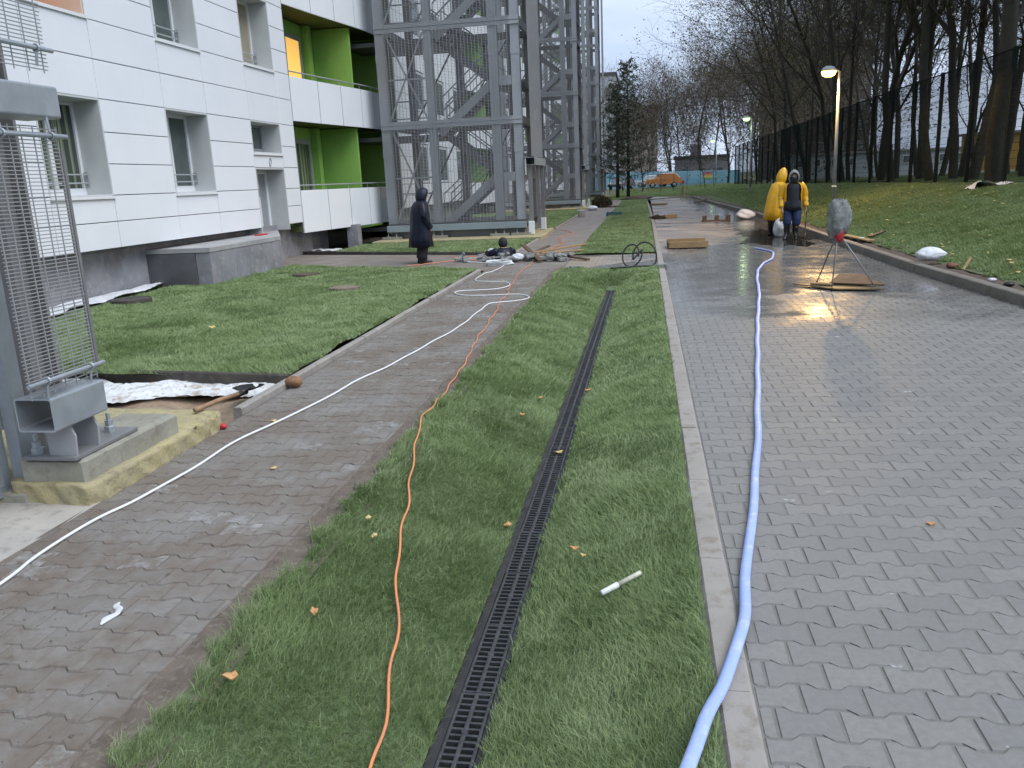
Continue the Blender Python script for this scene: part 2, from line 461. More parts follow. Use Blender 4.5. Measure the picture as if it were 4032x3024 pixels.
# --- wet grey drive pavers
def drive_material(name, bed=False):
    m, g, p = new_mat(name)
    x, y, z = g.xyz()
    wide = g.noise(.55, 3, .5); mid = g.noise(2.2, 5, .6); fine = g.noise(38, 5, .65)
    tint = g.math('FRACT', g.math('ADD', g.attr("tint"), g.rand()))
    c = g.mix(g.rng(fine, .3, .7), (.192, .188, .176), (.25, .246, .232))
    c = g.mix(g.rng(tint, 0, 1, 0, .45), c, (.155, .156, .153))
    c = g.mix(g.rng(g.noise(9, 6, .7), .56, .75, 0, .55), c, (.17, .155, .14))
    # pale lime bloom, scattered
    lime = g.math('MULTIPLY', g.rng(g.noise(3.4, 5, .7, g.scaled(g.pos(), (1.0, 2.2, 1))), .665, .70), g.rng(g.noise(60, 3, .6), .35, .6))
    c = g.mix(g.math('MULTIPLY', lime, .8), c, (.70, .72, .74))
    # wetness: grows from about eight metres on, with a fractal edge
    wet = g.rng(g.math('ADD', g.math('ADD', y, g.math('MULTIPLY', wide, 9.0)), g.math('MULTIPLY', mid, 3.0)), 14.8, 18.6, smooth=True)
    pud = g.math('MULTIPLY', wet, g.rng(g.math('ADD', mid, g.math('MULTIPLY', wide, .6)), .62, .92))
    # drying sand film spread over the far part
    sx = g.math('ADD', x, g.math('MULTIPLY', mid, 3.2))
    sand = g.math('MULTIPLY', g.rng(g.math('ADD', g.math('SUBTRACT', y, g.math('MULTIPLY', x, 1.7)), g.math('ADD', g.math('MULTIPLY', mid, 5), g.math('MULTIPLY', wide, 5))), 22.6, 23.8), g.math('MULTIPLY', g.rng(sx, 4.0, 4.3, 1, 0), g.rng(g.noise(.9, 4, .6, g.scaled(g.pos(), (.35, 1, 1))), .38, .46)))
    c = g.mix(g.math('MULTIPLY', wet, .55), c, g.mix(.5, (.085, .072, .058), c))
    c = g.mix(g.math('MULTIPLY', sand, .9), c, (.33, .27, .205))
    mud = g.math('MULTIPLY', g.rng(y, 18, 26), g.math('SUBTRACT', 1.0, sand))
    c = g.mix(g.math('MULTIPLY', mud, .6), c, (.085, .065, .048))
    if bed: c = g.mix(.38, c, (.10, .088, .075))
    g.put(p.inputs["Base Color"], c)
    r = g.math('SUBTRACT', g.rng(fine, .3, .7, .50, .60), g.math('MULTIPLY', wet, .31))
    r = g.math('SUBTRACT', r, g.math('MULTIPLY', pud, .14))
    r = g.math('ADD', r, g.math('MULTIPLY', sand, .30))
    g.put(p.inputs["Roughness"], g.math('MAXIMUM', r, .05))
    h = g.math('ADD', g.math('MULTIPLY', g.noise(110, 4, .7), g.rng(wet, 0, 1, 1.0, .12)), g.math('MULTIPLY', g.noise(7, 3), .5))
    g.put(p.inputs["Normal"], g.bump(h, .35, .004))
    return m
M['drive'] = drive_material('wet_grey_pavers')
M['drive_bed'] = drive_material('drive_joint_sand', True)

# --- muddy path pavers
def path_material(name, bed=False):
    m, g, p = new_mat(name)
    x, y, z = g.xyz()
    tint = g.math('FRACT', g.math('ADD', g.attr("tint"), g.rand()))
    fine = g.noise(42, 5, .65)
    c = g.mix(g.rng(fine, .3, .7), (.23, .225, .215), (.295, .288, .275))
    c = g.mix(g.rng(tint, 0, 1, 0, .6), c, (.165, .157, .146))
    mudn = g.math('ADD', g.noise(1.5, 5, .62), g.math('MULTIPLY', g.noise(12, 4, .6), .25))
    mud = g.rng(mudn, .50, .70)
    c = g.mix(g.rng(mud, 0, 1, .30, .92), c, g.mix(g.noise(16, 4, .7), (.118, .092, .070), (.195, .162, .132)))
    c = g.mix(g.rng(g.noise(5.5, 6, .7), .62, .72, 0, .6), c, (.092, .072, .057))
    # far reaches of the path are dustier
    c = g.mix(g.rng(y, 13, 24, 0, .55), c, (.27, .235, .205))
    # lime bloom on single pavers
    one = g.rng(tint, .93, .945)
    lime = g.math('MULTIPLY', one, g.rng(g.noise(14, 6, .75), .44, .66))
    c = g.mix(g.math('MULTIPLY', lime, .5), c, (.47, .48, .485))
    if bed: c = g.mix(.5, c, (.105, .088, .072))
    g.put(p.inputs["Base Color"], c)
    g.put(p.inputs["Roughness"], g.rng(g.noise(2.0, 4), .35, .7, .42, .72))
    g.put(p.inputs["Normal"], g.bump(g.math('ADD', g.math('MULTIPLY', mudn, .8), g.math('MULTIPLY', g.noise(70, 5, .7), .6)), .6, .006))
    return m
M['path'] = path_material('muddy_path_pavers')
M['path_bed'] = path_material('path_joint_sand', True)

def plastic_film():
    m, g, p = new_mat('grey_translucent_film')
    g.put(p.inputs["Base Color"], g.mix(g.rng(g.noise(14, 5, .6), .35, .65), (.17, .185, .18), (.36, .38, .37)))
    p.inputs["Roughness"].default_value = .25
    p.inputs["Alpha"].default_value = .84
    g.put(p.inputs["Normal"], g.bump(g.math('ABSOLUTE', g.math('SUBTRACT', g.noise(16, 5, .6, None, .8), .5)), 1.0, .05))
    return m
M['film'] = plastic_film()
def water():
    m, g, p = new_mat('muddy_puddle')
    p.inputs["Base Color"].default_value = (.035, .028, .022, 1)
    p.inputs["Roughness"].default_value = .09
    p.inputs["IOR"].default_value = 1.33
    g.put(p.inputs["Normal"], g.bump(g.noise(14, 4), .12, .01))
    return m
M['mud_water'] = water()
# ------------------------------------------------------------------ terrain
def lump(x, y, a=1.0):
    return a * (np.sin(x * 2.3 + 1.3 * np.sin(y * 1.1)) * np.sin(y * 1.9 + .7) * .5 + .3 * np.sin(x * 5.1 + y * 3.7) + .25 * np.sin(y * 7.3 - x * 4.1 + 2) + .2 * np.sin(x * 11.3 + 2 * np.sin(y * 6.1)))

def smooth01(t):
    t = np.clip(t, 0, 1); return t * t * (3 - 2 * t)

def kerb_x(y):                                   # inner face of the right-hand kerb
    return np.interp(y, [0, 10, 14, 21, 27, 35, 45, 55, 70], [4.55, 4.40, 4.22, 4.20, 4.25, 4.05, 3.65, 3.35, 3.1])

def bank_z(x, y):
    x = np.asarray(x, float); y = np.asarray(y, float)
    e = kerb_x(y) + .45
    top = np.interp(y, [0, 24, 50, 80, 110], [1.12, 1.03, .82, .52, .2])
    t = (x - e) / (9.1 - e)
    z = .11 + (top - .11) * (.55 * np.clip(t, 0, 1) + .45 * smooth01(t))
    z = z + .018 * np.clip(x - 9.2, 0, 60) * np.clip((70 - y) / 40, 0.2, 1)
    return z + lump(x * .8, y * .8, .022) * np.clip(t * 6, 0, 1)

GX = lambda y: -.668 + .0057 * (y - 2.0)          # centre line of the drain
DRAIN_Z = -.25
def swale_z(x, y):
    x = np.asarray(x, float); y = np.asarray(y, float)
    c = GX(y)
    dl = np.clip((c - .10 - x) / (c - .10 + 1.60), 0, 1)
    dr = np.clip((x - c - .10) / (.22 - c - .10), 0, 1)
    d = np.maximum(dl, dr)
    z = DRAIN_Z + (.020 - DRAIN_Z) * np.power(d, .80)
    r = smooth01((y - 14.55) / 1.0)
    z = z * (1 - r) + .02 * r
    fold = np.abs(np.sin(y * 1.55 + .9 * np.sin(x * 2.2 + y * .4) + .5 * np.sin(y * 3.3)))      # edges of the turf rolls
    ridge = np.power(1 - fold, 6) * (.6 + .4 * np.sin(x * 9 + y))
    return z + (lump(x * 1.6, y * 1.3, .020) + .030 * ridge) * np.clip(d * 4, 0, 1)

LY = lambda x: 16.05 + (-3.3 - x) * .40          # far edge of the left lawn
def lawn_left_z(x, y): return .035 + lump(x, y, .028) + 0 * x

def sheet(name, fx, us, vs, mat_, kind='structure', parent=None):
    """fx(u, v) -> x, y, z on a grid"""
    U, V = np.meshgrid(us, vs)
    X, Y, Z = fx(U, V)
    X, Y, Z = [np.broadcast_to(np.asarray(q, float), U.shape) for q in (X, Y, Z)]
    P = np.stack([X, Y, Z], -1).reshape(-1, 3)
    nu, nv = len(us), len(vs)
    i = np.arange((nu - 1) * (nv - 1)); a = (i // (nu - 1)) * nu + i % (nu - 1)
    T = np.concatenate([np.stack([a, a + 1, a + nu + 1], 1), np.stack([a, a + nu + 1, a + nu], 1)])
    me = raw_mesh(name, P, T, mat_)
    me.polygons.foreach_set("use_smooth", [True] * len(me.polygons))
    o = link(name, me, None, parent)
    if kind: o["kind"] = kind
    return o

L = np.linspace
flat = lambda z: (lambda u, v: (u, v, z + 0 * u))
sheet('ground', flat(-.30), L(-900, 900, 3), L(-300, 1500, 3), M['far_ground'])
sheet('grass_bank', lambda u, v: (kerb_x(v) + .44 + u, v, bank_z(kerb_x(v) + .44 + u, v)), np.concatenate([L(0, 6, 28), L(7, 130, 18)]), np.concatenate([L(-6, 60, 90), L(62, 130, 14)]), M['turf_bank'])
sheet('verge', lambda u, v: (u, v, .02 + lump(u * .3, v * .3, .02)), L(-40, 3.3, 30), L(62.0, 135, 30), M['far_ground'])
# ground hidden under and around the building, the towers and the lawns
sheet('soil_bed', flat(-.16), L(-40, -3.1, 6), L(-12, 62, 10), M['soil'])

# lawns (soil surface; blades come below)
def lawn_sheets():
    ys = L(.6, 14.55, 190)
    def left(u, v): x = -1.60 + u * (GX(v) - .105 + 1.60); return x, v, swale_z(x, v)
    def right(u, v): x = GX(v) + .105 + u * (.225 - GX(v) - .105); return x, v, swale_z(x, v)
    def end(u, v): return u, v, swale_z(u, v)
    sheet('swale_lawn', left, L(0, 1, 14), ys, M['turf'])
    sheet('swale_lawn', right, L(0, 1, 14), ys, M['turf'])
    sheet('swale_lawn', end, L(-1.60, .225, 24), L(14.55, 15.62, 14), M['turf'])
    sheet('lawn', lambda u, v: (-9.32 + u * 6.0, 7.12 + v * (LY(-9.32 + u * 6.0) - 7.12), lawn_left_z(-9.32 + u * 6.0, 7.12 + v * (LY(-9.32 + u * 6.0) - 7.12))), L(0, 1, 50), L(0, 1, 70), M['turf'])
    # front edge of the second lawn, then lawns between the towers and the strip along the drive
    sheet('lawn', lambda u, v: (-8.4 + u * 5.25, (21.75 - u * 2.0) + v * (24.1 - 21.75 + u * 2.0), .03 + lump(-8.4 + u * 5.25, v * 3, .02)), L(0, 1, 20), L(0, 1, 12), M['turf'])
    sheet('lawn', lambda u, v: (u, v, .03 + lump(u, v, .02)), L(-9.3, -3.15, 20), L(29.3, 44.9, 30), M['turf'])
    sheet('lawn', lambda u, v: (u, v, .03 + lump(u, v, .02)), L(-9.3, -3.15, 12), L(51.2, 66.5, 20), M['turf'])
    sheet('lawn', lambda u, v: (-1.58 + u * (1.80 - .0045 * (v - 18.5)) + .0006 * (v - 18.5), v, .03 + lump(-1.58 + u * 1.8, v, .02)), L(0, 1, 14), L(18.75, 61.8, 80), M['turf'])
lawn_sheets()

# ------------------------------------------------------------------ pavers
PL, PP, PA = .20, .135, .013                      # length, row pitch, half amplitude of the wavy joint
def paver_outline(x0, x1, gap=.0028):
    """bone-shaped paver between local x0..x1 (full stone is -.1 .. .1)"""
    def hw(x):
        a = abs(x)
        return PP / 2 + float(np.interp(a, [.036, .064], [-PA, PA])) - gap
    xs = sorted(set([x0 + gap, x1 - gap] + [q for q in (-.064, -.036, .036, .064) if x0 + gap < q < x1 - gap]))
    return [(x, -hw(x)) for x in xs] + [(x, hw(x)) for x in reversed(xs)]

def paver_geo(x0, x1):
    o = paver_outline(x0, x1); n = len(o)
    cx = (x0 + x1) / 2
    ins = .005
    top = [(x - math.copysign(min(ins, abs(x - cx)), x - cx), y - math.copysign(ins, y), 0.0) for x, y in o]
    bot = [(x, y, -.009) for x, y in o]
    return top + bot, [tuple(range(n))] + [(i, n + i, n + (i + 1) % n, (i + 1) % n)[::-1] for i in range(n)]

def pave(parent, X0, X1, Y0, Y1, mat_, nmax, seed, rng_inside=None, tilt=.35, dz=.0022):
    r = random.Random(seed)
    spots = []
    row0, row1 = int(math.floor(Y0 / PP)), int(math.ceil(Y1 / PP))
    for k in range(row0, row1):
        yc = (k + .5) * PP
        off = .1 if k % 2 else 0.0
        j0, j1 = int(math.floor((X0 - off) / PL)) - 1, int(math.ceil((X1 - off) / PL)) + 1
        for j in range(j0, j1):
            xc = j * PL + off
            a, b = max(-.1, X0 - xc), min(.1, X1 - xc)
            if b - a < .03: continue
            if rng_inside and not rng_inside(xc, yc): continue
            spots.append((xc, yc, round(a, 3), round(b, 3)))
    def visible(s):                                # only stones that the frame shows become single objects
        x, y = s[0], s[1]
        ya = max(y, .5)
        return -2.05 - .35 * (ya - 1.9) < x < 1.15 + .42 * (ya - 2.1) and y > 1.75
    vis = sorted([s for s in spots if visible(s)], key=lambda s: s[0] ** 2 + s[1] ** 2)
    single = vis[:nmax]; keys = set(single)
    cache = {}
    for (xc, yc, a, b) in single:
        if (a, b) not in cache:
            vs, fs = paver_geo(a, b)
            me = bpy.data.meshes.new('paver'); me.from_pydata(vs, [], fs); me.materials.append(mat_); cache[(a, b)] = me
        o = link('paver', cache[(a, b)], None, parent, local=True)
        o.location = (xc, yc, r.uniform(-dz, dz))
        o.rotation_euler = (R(r.gauss(0, tilt)), R(r.gauss(0, tilt)), R(r.gauss(0, .5)))
    V, F, T = [], [], []
    geo = {}
    for s in spots:
        if s in keys: continue
        xc, yc, a, b = s
        if (a, b) not in geo: geo[(a, b)] = paver_geo(a, b)
        vs, fs = geo[(a, b)]
        k = len(V); z = r.uniform(-dz, dz); tx, ty = math.tan(R(r.gauss(0, tilt))), math.tan(R(r.gauss(0, tilt)))
        V += [(xc + x, yc + y, z + zz + tx * y + ty * x) for x, y, zz in vs]
        F += [tuple(q + k for q in f) for f in fs]
        T += [r.random()] * len(vs)
    me = bpy.data.meshes.new('paver_field'); me.from_pydata(V, [], F); me.materials.append(mat_)
    at = me.attributes.new("tint", 'FLOAT', 'POINT'); at.data.foreach_set("value", T)
    o = link('paver_field', me, None, parent, local=True); o["kind"] = "stuff"

drive = sheet('drive', lambda u, v: (.345 + u * (kerb_x(v) - .345 + .02), v, -.0038 + .0005 * np.sin(u * 11 + v * 1.3) + .0012 * smooth01((u * 3.9 - .30 - .02 * v + .30 * np.sin(v * 1.7 + u * 5)) / .7) * np.clip((11 - v) / 2.5, 0, 1) + 0 * u), L(0, 1, 60), np.concatenate([L(-2, 12, 110), L(12.5, 62, 60)]), M['drive_bed'])
pave(drive, .35, 4.52, .9, 20.4, M['drive'], 300, 3, lambda x, y: x < float(kerb_x(y)) - .02, tilt=.12, dz=.0012)
sheet('drive', lambda u, v: (.35 + u * (kerb_x(v) - .36), v, -.004 + 0 * u), L(0, 1, 8), L(20.39, 61.9, 40), M['drive'])

path = sheet('path', lambda u, v: (u, v, -.0052 + .0016 * np.sin(u * 9 + v * 3) + 0 * u), L(-3.16, -1.60, 14), L(-2, 64, 200), M['path_bed'])
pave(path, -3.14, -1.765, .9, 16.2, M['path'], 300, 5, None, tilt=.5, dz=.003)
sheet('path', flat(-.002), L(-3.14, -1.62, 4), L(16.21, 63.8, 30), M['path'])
sheet('soil_strip', lambda u, v: (u, v, .002 + .010 * np.abs(np.sin(v * 7 + u * 23)) * np.sin(v * 3.1) ** 2 + .006 * np.sin(v * 17 + u * 40)), L(-1.763, -1.50, 10), L(-2, 16.2, 260), M['soil_dry'])
cross = sheet('cross_path', flat(-.012), L(-1.61, .345, 4), L(15.4, 18.9, 4), M['path_bed'])
pave(cross, -1.60, .22, 15.66, 18.72, M['drive'], 0, 9, None, tilt=.3)
sheet('cross_path', lambda u, v: (-9.4 + u * 6.28, (LY(-9.4 + u * 6.28) + .1) * (1 - v) + v * (21.55 - u * 2.0), -.006 + 0 * u), L(0, 1, 12), L(0, 1, 6), M['path'])
# near-left strip of pale concrete by the tower door
sheet('concrete_apron', flat(-.004), L(-5.2, -3.138, 5), L(-1, 4.25, 8), M['apron'])

# ------------------------------------------------------------------ kerbs
def kerb(name, pts, w, z0, z1, mat_, seg=1.0, joint=.006, side=1, jig=.0025, bev=.012):
    """kerb stones along a polyline (x at inner face, stones lie to the +x side when side=1)"""
    root = bpy.data.objects.new(name, None); COL.objects.link(root); root["kind"] = "structure"
    r = random.Random(hash(name) % 1000 if False else len(name) * 7)
    P = [Vector((x, y, 0)) for x, y in pts]
    total = sum((P[i + 1] - P[i]).length for i in range(len(P) - 1))
    def at(s):
        for i in range(len(P) - 1):
            l = (P[i + 1] - P[i]).length
            if s <= l or i == len(P) - 2: return P[i] + (P[i + 1] - P[i]) * (s / l)
            s -= l
    n = int(total / seg)
    for k in range(n):
        a, b = at(k * total / n + joint / 2), at((k + 1) * total / n - joint / 2)
        d = (b - a).normalized(); nx = Vector((d.y, -d.x, 0)) * side
        j = Vector((r.uniform(-jig, jig), r.uniform(-jig, jig), 0))
        zt = z1 + r.uniform(-jig, jig)
        q = [(0, z0), (0, zt - bev), (bev, zt), (w - bev, zt), (w, zt - bev), (w, z0)]
        ra = [a + j + nx * u + Vector((0, 0, z)) for u, z in q]; rb = [b + j + nx * u + Vector((0, 0, z)) for u, z in q]
        MB().loft([ra, rb] if side > 0 else [rb, ra]).build('kerb_stone', mat_, root)
    return root
kerb('drive_kerb', [(.225, -.5), (.23, 18.4), (.22, 30), (.14, 45), (0.0, 61.5)], .12, -.14, .012, M['kerb'])
kerb('bank_kerb', [(float(kerb_x(y)), y) for y in (-2, 6, 10, 14, 18, 21, 24, 27, 31, 35, 40, 45, 50, 55, 61)], .15, -.15, .135, M['kerb_dark'])
kerb('lawn_kerb', [(-3.24, 5.85), (-3.24, 10), (-3.27, 15.9)], .075, -.15, .055, M['kerb'])
kerb('lawn_kerb', [(-3.14, 19.4), (-3.14, 24.1)], .07, -.15, .05, M['kerb'])
kerb('lawn_kerb', [(-9.4, 21.95), (-3.2, 19.5)], .06, -.15, .06, M['board'])
kerb('lawn_kerb', [(-3.15, 29.0), (-3.15, 45)], .07, -.15, .05, M['kerb'])
kerb('end_kerb', [(0.1, 61.75), (3.35, 61.9)], .12, -.15, .12, M['kerb'])
kerb('pit_board', [(-9.0, 7.55), (-5.5, 7.30), (-3.25, 6.98)], .05, -.20, .065, M['board'])
# narrow strip of soil between bank kerb and grass
sheet('soil_strip', lambda u, v: (kerb_x(v) + .15 + u * .55, v, .092 + .02 * u + .018 * np.sin(v * 9 + u * 5) + .012 * np.sin(v * 23 - u * 9)), L(0, 1, 5), L(-2, 60, 200), M['soil'])
# excavated pit beside the near tower
sheet('sand_pit', lambda u, v: (u, v, -.105 + .03 * np.sin(u * 7 + v * 3) + .02 * np.sin(v * 13 - u * 5)), L(-9.2, -3.24, 60), L(5.7, 7.5, 24), M['sand'])
# ------------------------------------------------------------------ drain channel with cast-iron gratings
def drain():
    y0, n, seg = .75, 27, .51
    root = thing('drain_channel', 'long black slotted drain channel running down the middle of the grass swale', 'drain', (GX(2.0), 2.0, DRAIN_Z))
    a, b = (GX(y0), y0), (GX(y0 + n * seg), y0 + n * seg)
    mb = MB()
    for off0, off1, z0, z1 in ((-.105, -.069, -.16, -.004), (.069, .088, -.16, -.006), (-.069, .069, -.17, -.15)):
        mb.loft([[(a[0] + o, a[1], DRAIN_Z + z) for o, z in ((off0, z0), (off0, z1), (off1, z1), (off1, z0))],
                 [(b[0] + o, b[1], DRAIN_Z + z) for o, z in ((off0, z0), (off0, z1), (off1, z1), (off1, z0))]])
    mb.build('channel_body', M['trough'], root)
    # one grating, then copies
    g = MB(); W = .0665; h = .02; m = 14; p = (seg - .008) / m
    g.cbox(-W, -W + .013, 0, seg - .004, -h, 0, .002)
    g.cbox(W - .013, W, 0, seg - .004, -h, 0, .002)
    g.cbox(-.0085, .0085, 0, seg - .004, -h, .0015, .002)
    for i in range(m + 1):
        w = .0056 if 0 < i < m else .009
        y = i * p
        g.box(-W + .012, -.007, max(0, y - w), min(seg - .004, y + w), -h, -.0012)
        g.box(.007, W - .012, max(0, y - w), min(seg - .004, y + w), -h, -.0012)
    g.lathe([(.0, .0035), (.013, .0035), (.015, .0), (.015, -.01), (0, -.01)], (0, p * 7.5, -.0005), 12)
    me = g.mesh('grating'); me.materials.append(M['iron'])
    for k in range(n):
        o = link('grating', me, None, root, local=True)
        y = y0 + k * seg
        o.location = (GX(y) - GX(2.0), y - 2.0, rnd.uniform(-.002, .002))
        o.rotation_euler = (0, R(rnd.gauss(0, .5)), R(-.3 + rnd.gauss(0, .25)))
    # open end of the trough
    MB().box(-.10, .10, b[1] - 2.0 + .0, b[1] - 2.0 + .30, -.16, -.03).build('end_sump', M['black_rubber'], root, local=True).location = (GX(14.5) - GX(2.0), 0, 0)
drain()

# ------------------------------------------------------------------ building
bld = thing('apartment_building', 'long white panelled apartment building with green loggias on the left', 'building', (-9.0, 16.0, 0))
FX = -9.0
SILL = [1.77 + 2.82 * k for k in range(8)]
HEAD = [3.345 + 2.82 * k for k in range(8)]
def panel(y0, y1, z0, z1, x=FX, parent=bld, name='panel', gap=.007, mat_=None):
    j = rnd.uniform(-.002, .002)
    m = MB(); g = gap
    out = [(y0 + g, z0 + g), (y1 - g, z0 + g), (y1 - g, z1 - g), (y0 + g, z1 - g)]
    inn = [(y0 + g + .004, z0 + g + .004), (y1 - g - .004, z0 + g + .004), (y1 - g - .004, z1 - g - .004), (y0 + g + .004, z1 - g - .004)]
    m.loft([[(x - .03, y, z) for y, z in out], [(x - .004 + j, y, z) for y, z in out], [(x + j, y, z) for y, z in inn]])
    return m.build(name, mat_ or M['panel'], parent)

YS = [9.05, 10.05, 11.65, 13.23, 15.19, 16.78, 18.71, 20.30, 21.17]
WINCOL = {11.65: 13.23, 15.19: 16.78, 18.71: 20.30}
def wall_core():
    # backing wall with real openings: strips around the window columns
    m = MB(); bx0, bx1 = -9.30, -9.032
    def seg(y0, y1, z0, z1):
        if y1 - y0 > .01 and z1 - z0 > .01: m.box(bx0, bx1, y0, y1, z0, z1)
    TOP = 8.98
    solid = [(9.05, 11.65), (13.23, 15.19), (16.78, 18.71), (20.30, 21.17)]
    for a, b in solid: seg(a, b, .885, TOP)
    for a, b in WINCOL.items():
        first = (a == 18.71)
        if first:
            seg(a, b, 2.27, 2.57)
            seg(a, b, 3.345, 4.59); seg(a, b, 6.165, 7.41); seg(a, b, 8.98 - .01, TOP)
        else:
            seg(a, b, .885, 1.77); seg(a, b, 3.345, 4.59); seg(a, b, 6.165, 7.41)
    m.build('backing_wall', M['panel_joint'], bld)
    # the storeys above the picture and the mass of the building
    MB().box(-9.6, -9.02, 9.05, 21.17, 8.99, 21).build('upper_wall', M['panel'], bld)
    MB().box(-22, -10.9, -14, 96, -.2, 21.2).build('building_mass', M['panel'], bld)
    MB().box(-22.2, -8.9, -14, 96, 21.21, 21.5).build('roof_slab', M['slab'], bld)
wall_core()

def rows_for(y0):
    full = [.885, 1.33, 1.77, 2.29, 2.81, 3.345, 3.97, 4.59, 5.11, 5.63, 6.165, 6.79, 7.41, 7.93, 8.45, 8.98]
    return full
for i in range(len(YS) - 1):
    a, b = YS[i], YS[i + 1]
    zs = rows_for(a)
    for k in range(len(zs) - 1):
        z0, z1 = zs[k], zs[k + 1]
        zc = (z0 + z1) / 2
        if a in WINCOL:
            if any(s < zc < h for s, h in zip(SILL, HEAD)): continue
            if a == 18.71 and zc < 1.77: continue
        panel(a, b, z0, z1)
# panel above the door
panel(18.71, 20.30, 2.275, 2.565)

def window(y0, y1, z0, z1, pane, depth=.50, rail=True, label=None, frame=None, sill=True, parent=bld):
    """recessed window: reveal lining, frame, panes, sill and guard rail"""
    xg = FX - depth
    w = MB(); t = .03
    # the lining of the opening
    w.box(xg - .05, FX - .001, y0 - .004, y0 + t, z0, z1); w.box(xg - .05, FX - .001, y1 - t, y1 + .004, z0, z1)
    w.box(xg - .05, FX - .001, y0 + t, y1 - t, z1 - t, z1 + .004)
    w.box(xg - .05, FX - .002, y0 + t, y1 - t, z0 - .004, z0 + t * .6)
    win = w.build('window', M['reveal'], parent)
    if label: win["label"] = label
    fm = frame or M['frame_w']
    a, b, c, d = y0 + t, y1 - t, z0 + t * .6, z1 - t
    f = MB(); fw = .06
    f.box(xg - .03, xg + .03, a, a + fw, c, d); f.box(xg - .03, xg + .03, b - fw, b, c, d)
    f.box(xg - .03, xg + .03, a + fw, b - fw, c, c + .12); f.box(xg - .03, xg + .03, a + fw, b - fw, d - fw, d)
    mid = a + (b - a) * .52
    if b - a > .9: f.box(xg - .03, xg + .035, mid - .045, mid + .045, c + .12, d - fw)
    f.build('frame', fm, win)
    if b - a > .9:
        MB().box(xg - .012, xg - .004, a + fw, mid - .045, c + .12, d - fw).build('pane', pane, win)
        MB().box(xg - .012, xg - .004, mid + .045, b - fw, c + .12, d - fw).build('pane', pane, win)
    else:
        MB().box(xg - .012, xg - .004, a + fw, b - fw, c + .12, d - fw).build('pane', pane, win)
    if sill: MB().box(xg + .03, FX + .035, y0 - .01, y1 + .01, z0 - .055, z0 - .006).build('sill', M['frame_w'], win)
    if rail:
        r = MB()
        for z in (z0 + .22, z0 + .36): r.tube([(xg + .10, a, z), (xg + .10, b, z)], .014, 6)
        for y in (a + .02, b - .02): r.box(xg + .03, xg + .12, y - .012, y + .012, z0 + .18, z0 + .40)
        r.build('guard_rail', M['railing'], win)
    return win

window(11.65, 13.23, 1.77, 3.345, M['curtain'], label='ground floor window with green curtains nearest the mesh screen')
window(15.19, 16.78, 1.77, 3.345, M['glass'])
window(18.71, 20.30, 2.62, 3.345, M['glass'], rail=False, frame=M['frame_g'])
window(15.19, 16.78, 4.59, 6.165, M['glass'])
M['blind'] = mat('tan_blind_glass', (.36, .31, .22), (.30, .27, .20), 2, .3)
window(18.71, 20.30, 4.59, 6.165, M['blind'])
window(15.19, 16.78, 7.41, 8.985, M['glass'], rail=False)
window(18.71, 20.30, 7.41, 8.985, M['glass'], rail=False)
window(11.65, 13.23, 7.41, 8.985, M['glass'], rail=False)
# upper loggia at the frame's edge: peach side wall, warm light inside
lg = MB().box(-10.3, -10.2, 11.3, 13.23, 4.5, 6.2).box(-10.2, FX - .03, 13.18, 13.23, 4.5, 6.2).box(-10.2, FX - .03, 11.64, 11.70, 4.5, 6.2).box(-10.2, FX - .03, 11.7, 13.18, 6.12, 6.2).box(-10.2, FX - .03, 11.7, 13.18, 4.5, 4.56).build('loggia', M['peach'], bld)
MB().box(-10.18, -10.14, 11.9, 13.0, 4.7, 6.0).build('lit_pane', M['lit_warm'], lg)
MB().box(-10.14, -10.10, 12.40, 12.48, 4.7, 6.0).build('mullion', M['wood_dark'], lg)
MB().box(FX - .2, FX + .03, 11.65, 13.23, 4.58, 4.63).build('sill', M['frame_w'], lg)

# entrance door above the porch
def entrance():
    x = FX - .50; y0, y1, z0, z1 = 18.74, 20.27, .755, 2.27
    m = MB()
    m.box(x - .05, FX - .001, 20.27, 20.305, z0, z1).box(x - .05, FX - .001, 18.705, 18.74, z0, z1).box(x - .05, FX - .001, y0, y1, z1 - .03, z1 + .003)
    d = m.build('entrance_door', M['reveal'], bld)
    MB().box(x - .03, x + .03, y0, y0 + .10, z0, z1 - .03).box(x - .03, x + .03, y1 - .1, y1, z0, z1 - .03).box(x - .03, x + .03, y0 + .1, y1 - .1, z1 - .12, z1 - .03).box(x - .03, x + .035, 19.62, 19.76, z0, z1 - .12).build('door_frame', M['frame_w'], d)
    MB().box(x - .012, x - .002, y0 + .1, 19.62, z0 + .02, z1 - .12).build('pane', M['glass'], d)
    MB().box(x - .012, x - .002, 19.76, y1 - .1, z0 + .02, z1 - .12).build('pane', M['frame_g'], d)
    h = MB().tube([(x + .03, 19.70, 1.72), (x + .09, 19.70, 1.72), (x + .09, 19.56, 1.72)], .012, 6).box(x + .03, x + .045, 19.68, 19.73, 1.60, 1.80)
    h.build('handle', M['galv'], d)
    ring = [(FX + .012, 19.52 + .055 * math.cos(t), 2.41 + .085 * math.sin(t) + .03 * math.cos(t)) for t in np.linspace(0, 2 * math.pi, 25)]
    MB().tube(ring, .012, 6, caps=False).build('door_number', M['frame_g'], bld)
entrance()

# plinth
def plinth():
    p = MB()
    p.box(-9.6, -9.35, 3.0, 20.70, -.2, .880)
    p.build('plinth', M['plinth'], bld)
    MB().box(-9.65, -9.42, 20.71, 22.65, -.2, 1.2).build('plinth', M['plinth'], bld)
    MB().box(-10.9, -9.55, 22.66, 24.2, -.2, 1.2).build('plinth', M['plinth'], bld)
    MB().box(-8.75, -8.42, 23.72, 24.05, -.2, .66).build('pillar', M['plinth'], bld)
    MB().box(-10.9, -10.4, 24.0, 31, -.2, 1.2).build('plinth', M['black_rubber'], bld)  # black colour paints in the shade of the void under the balcony
plinth()

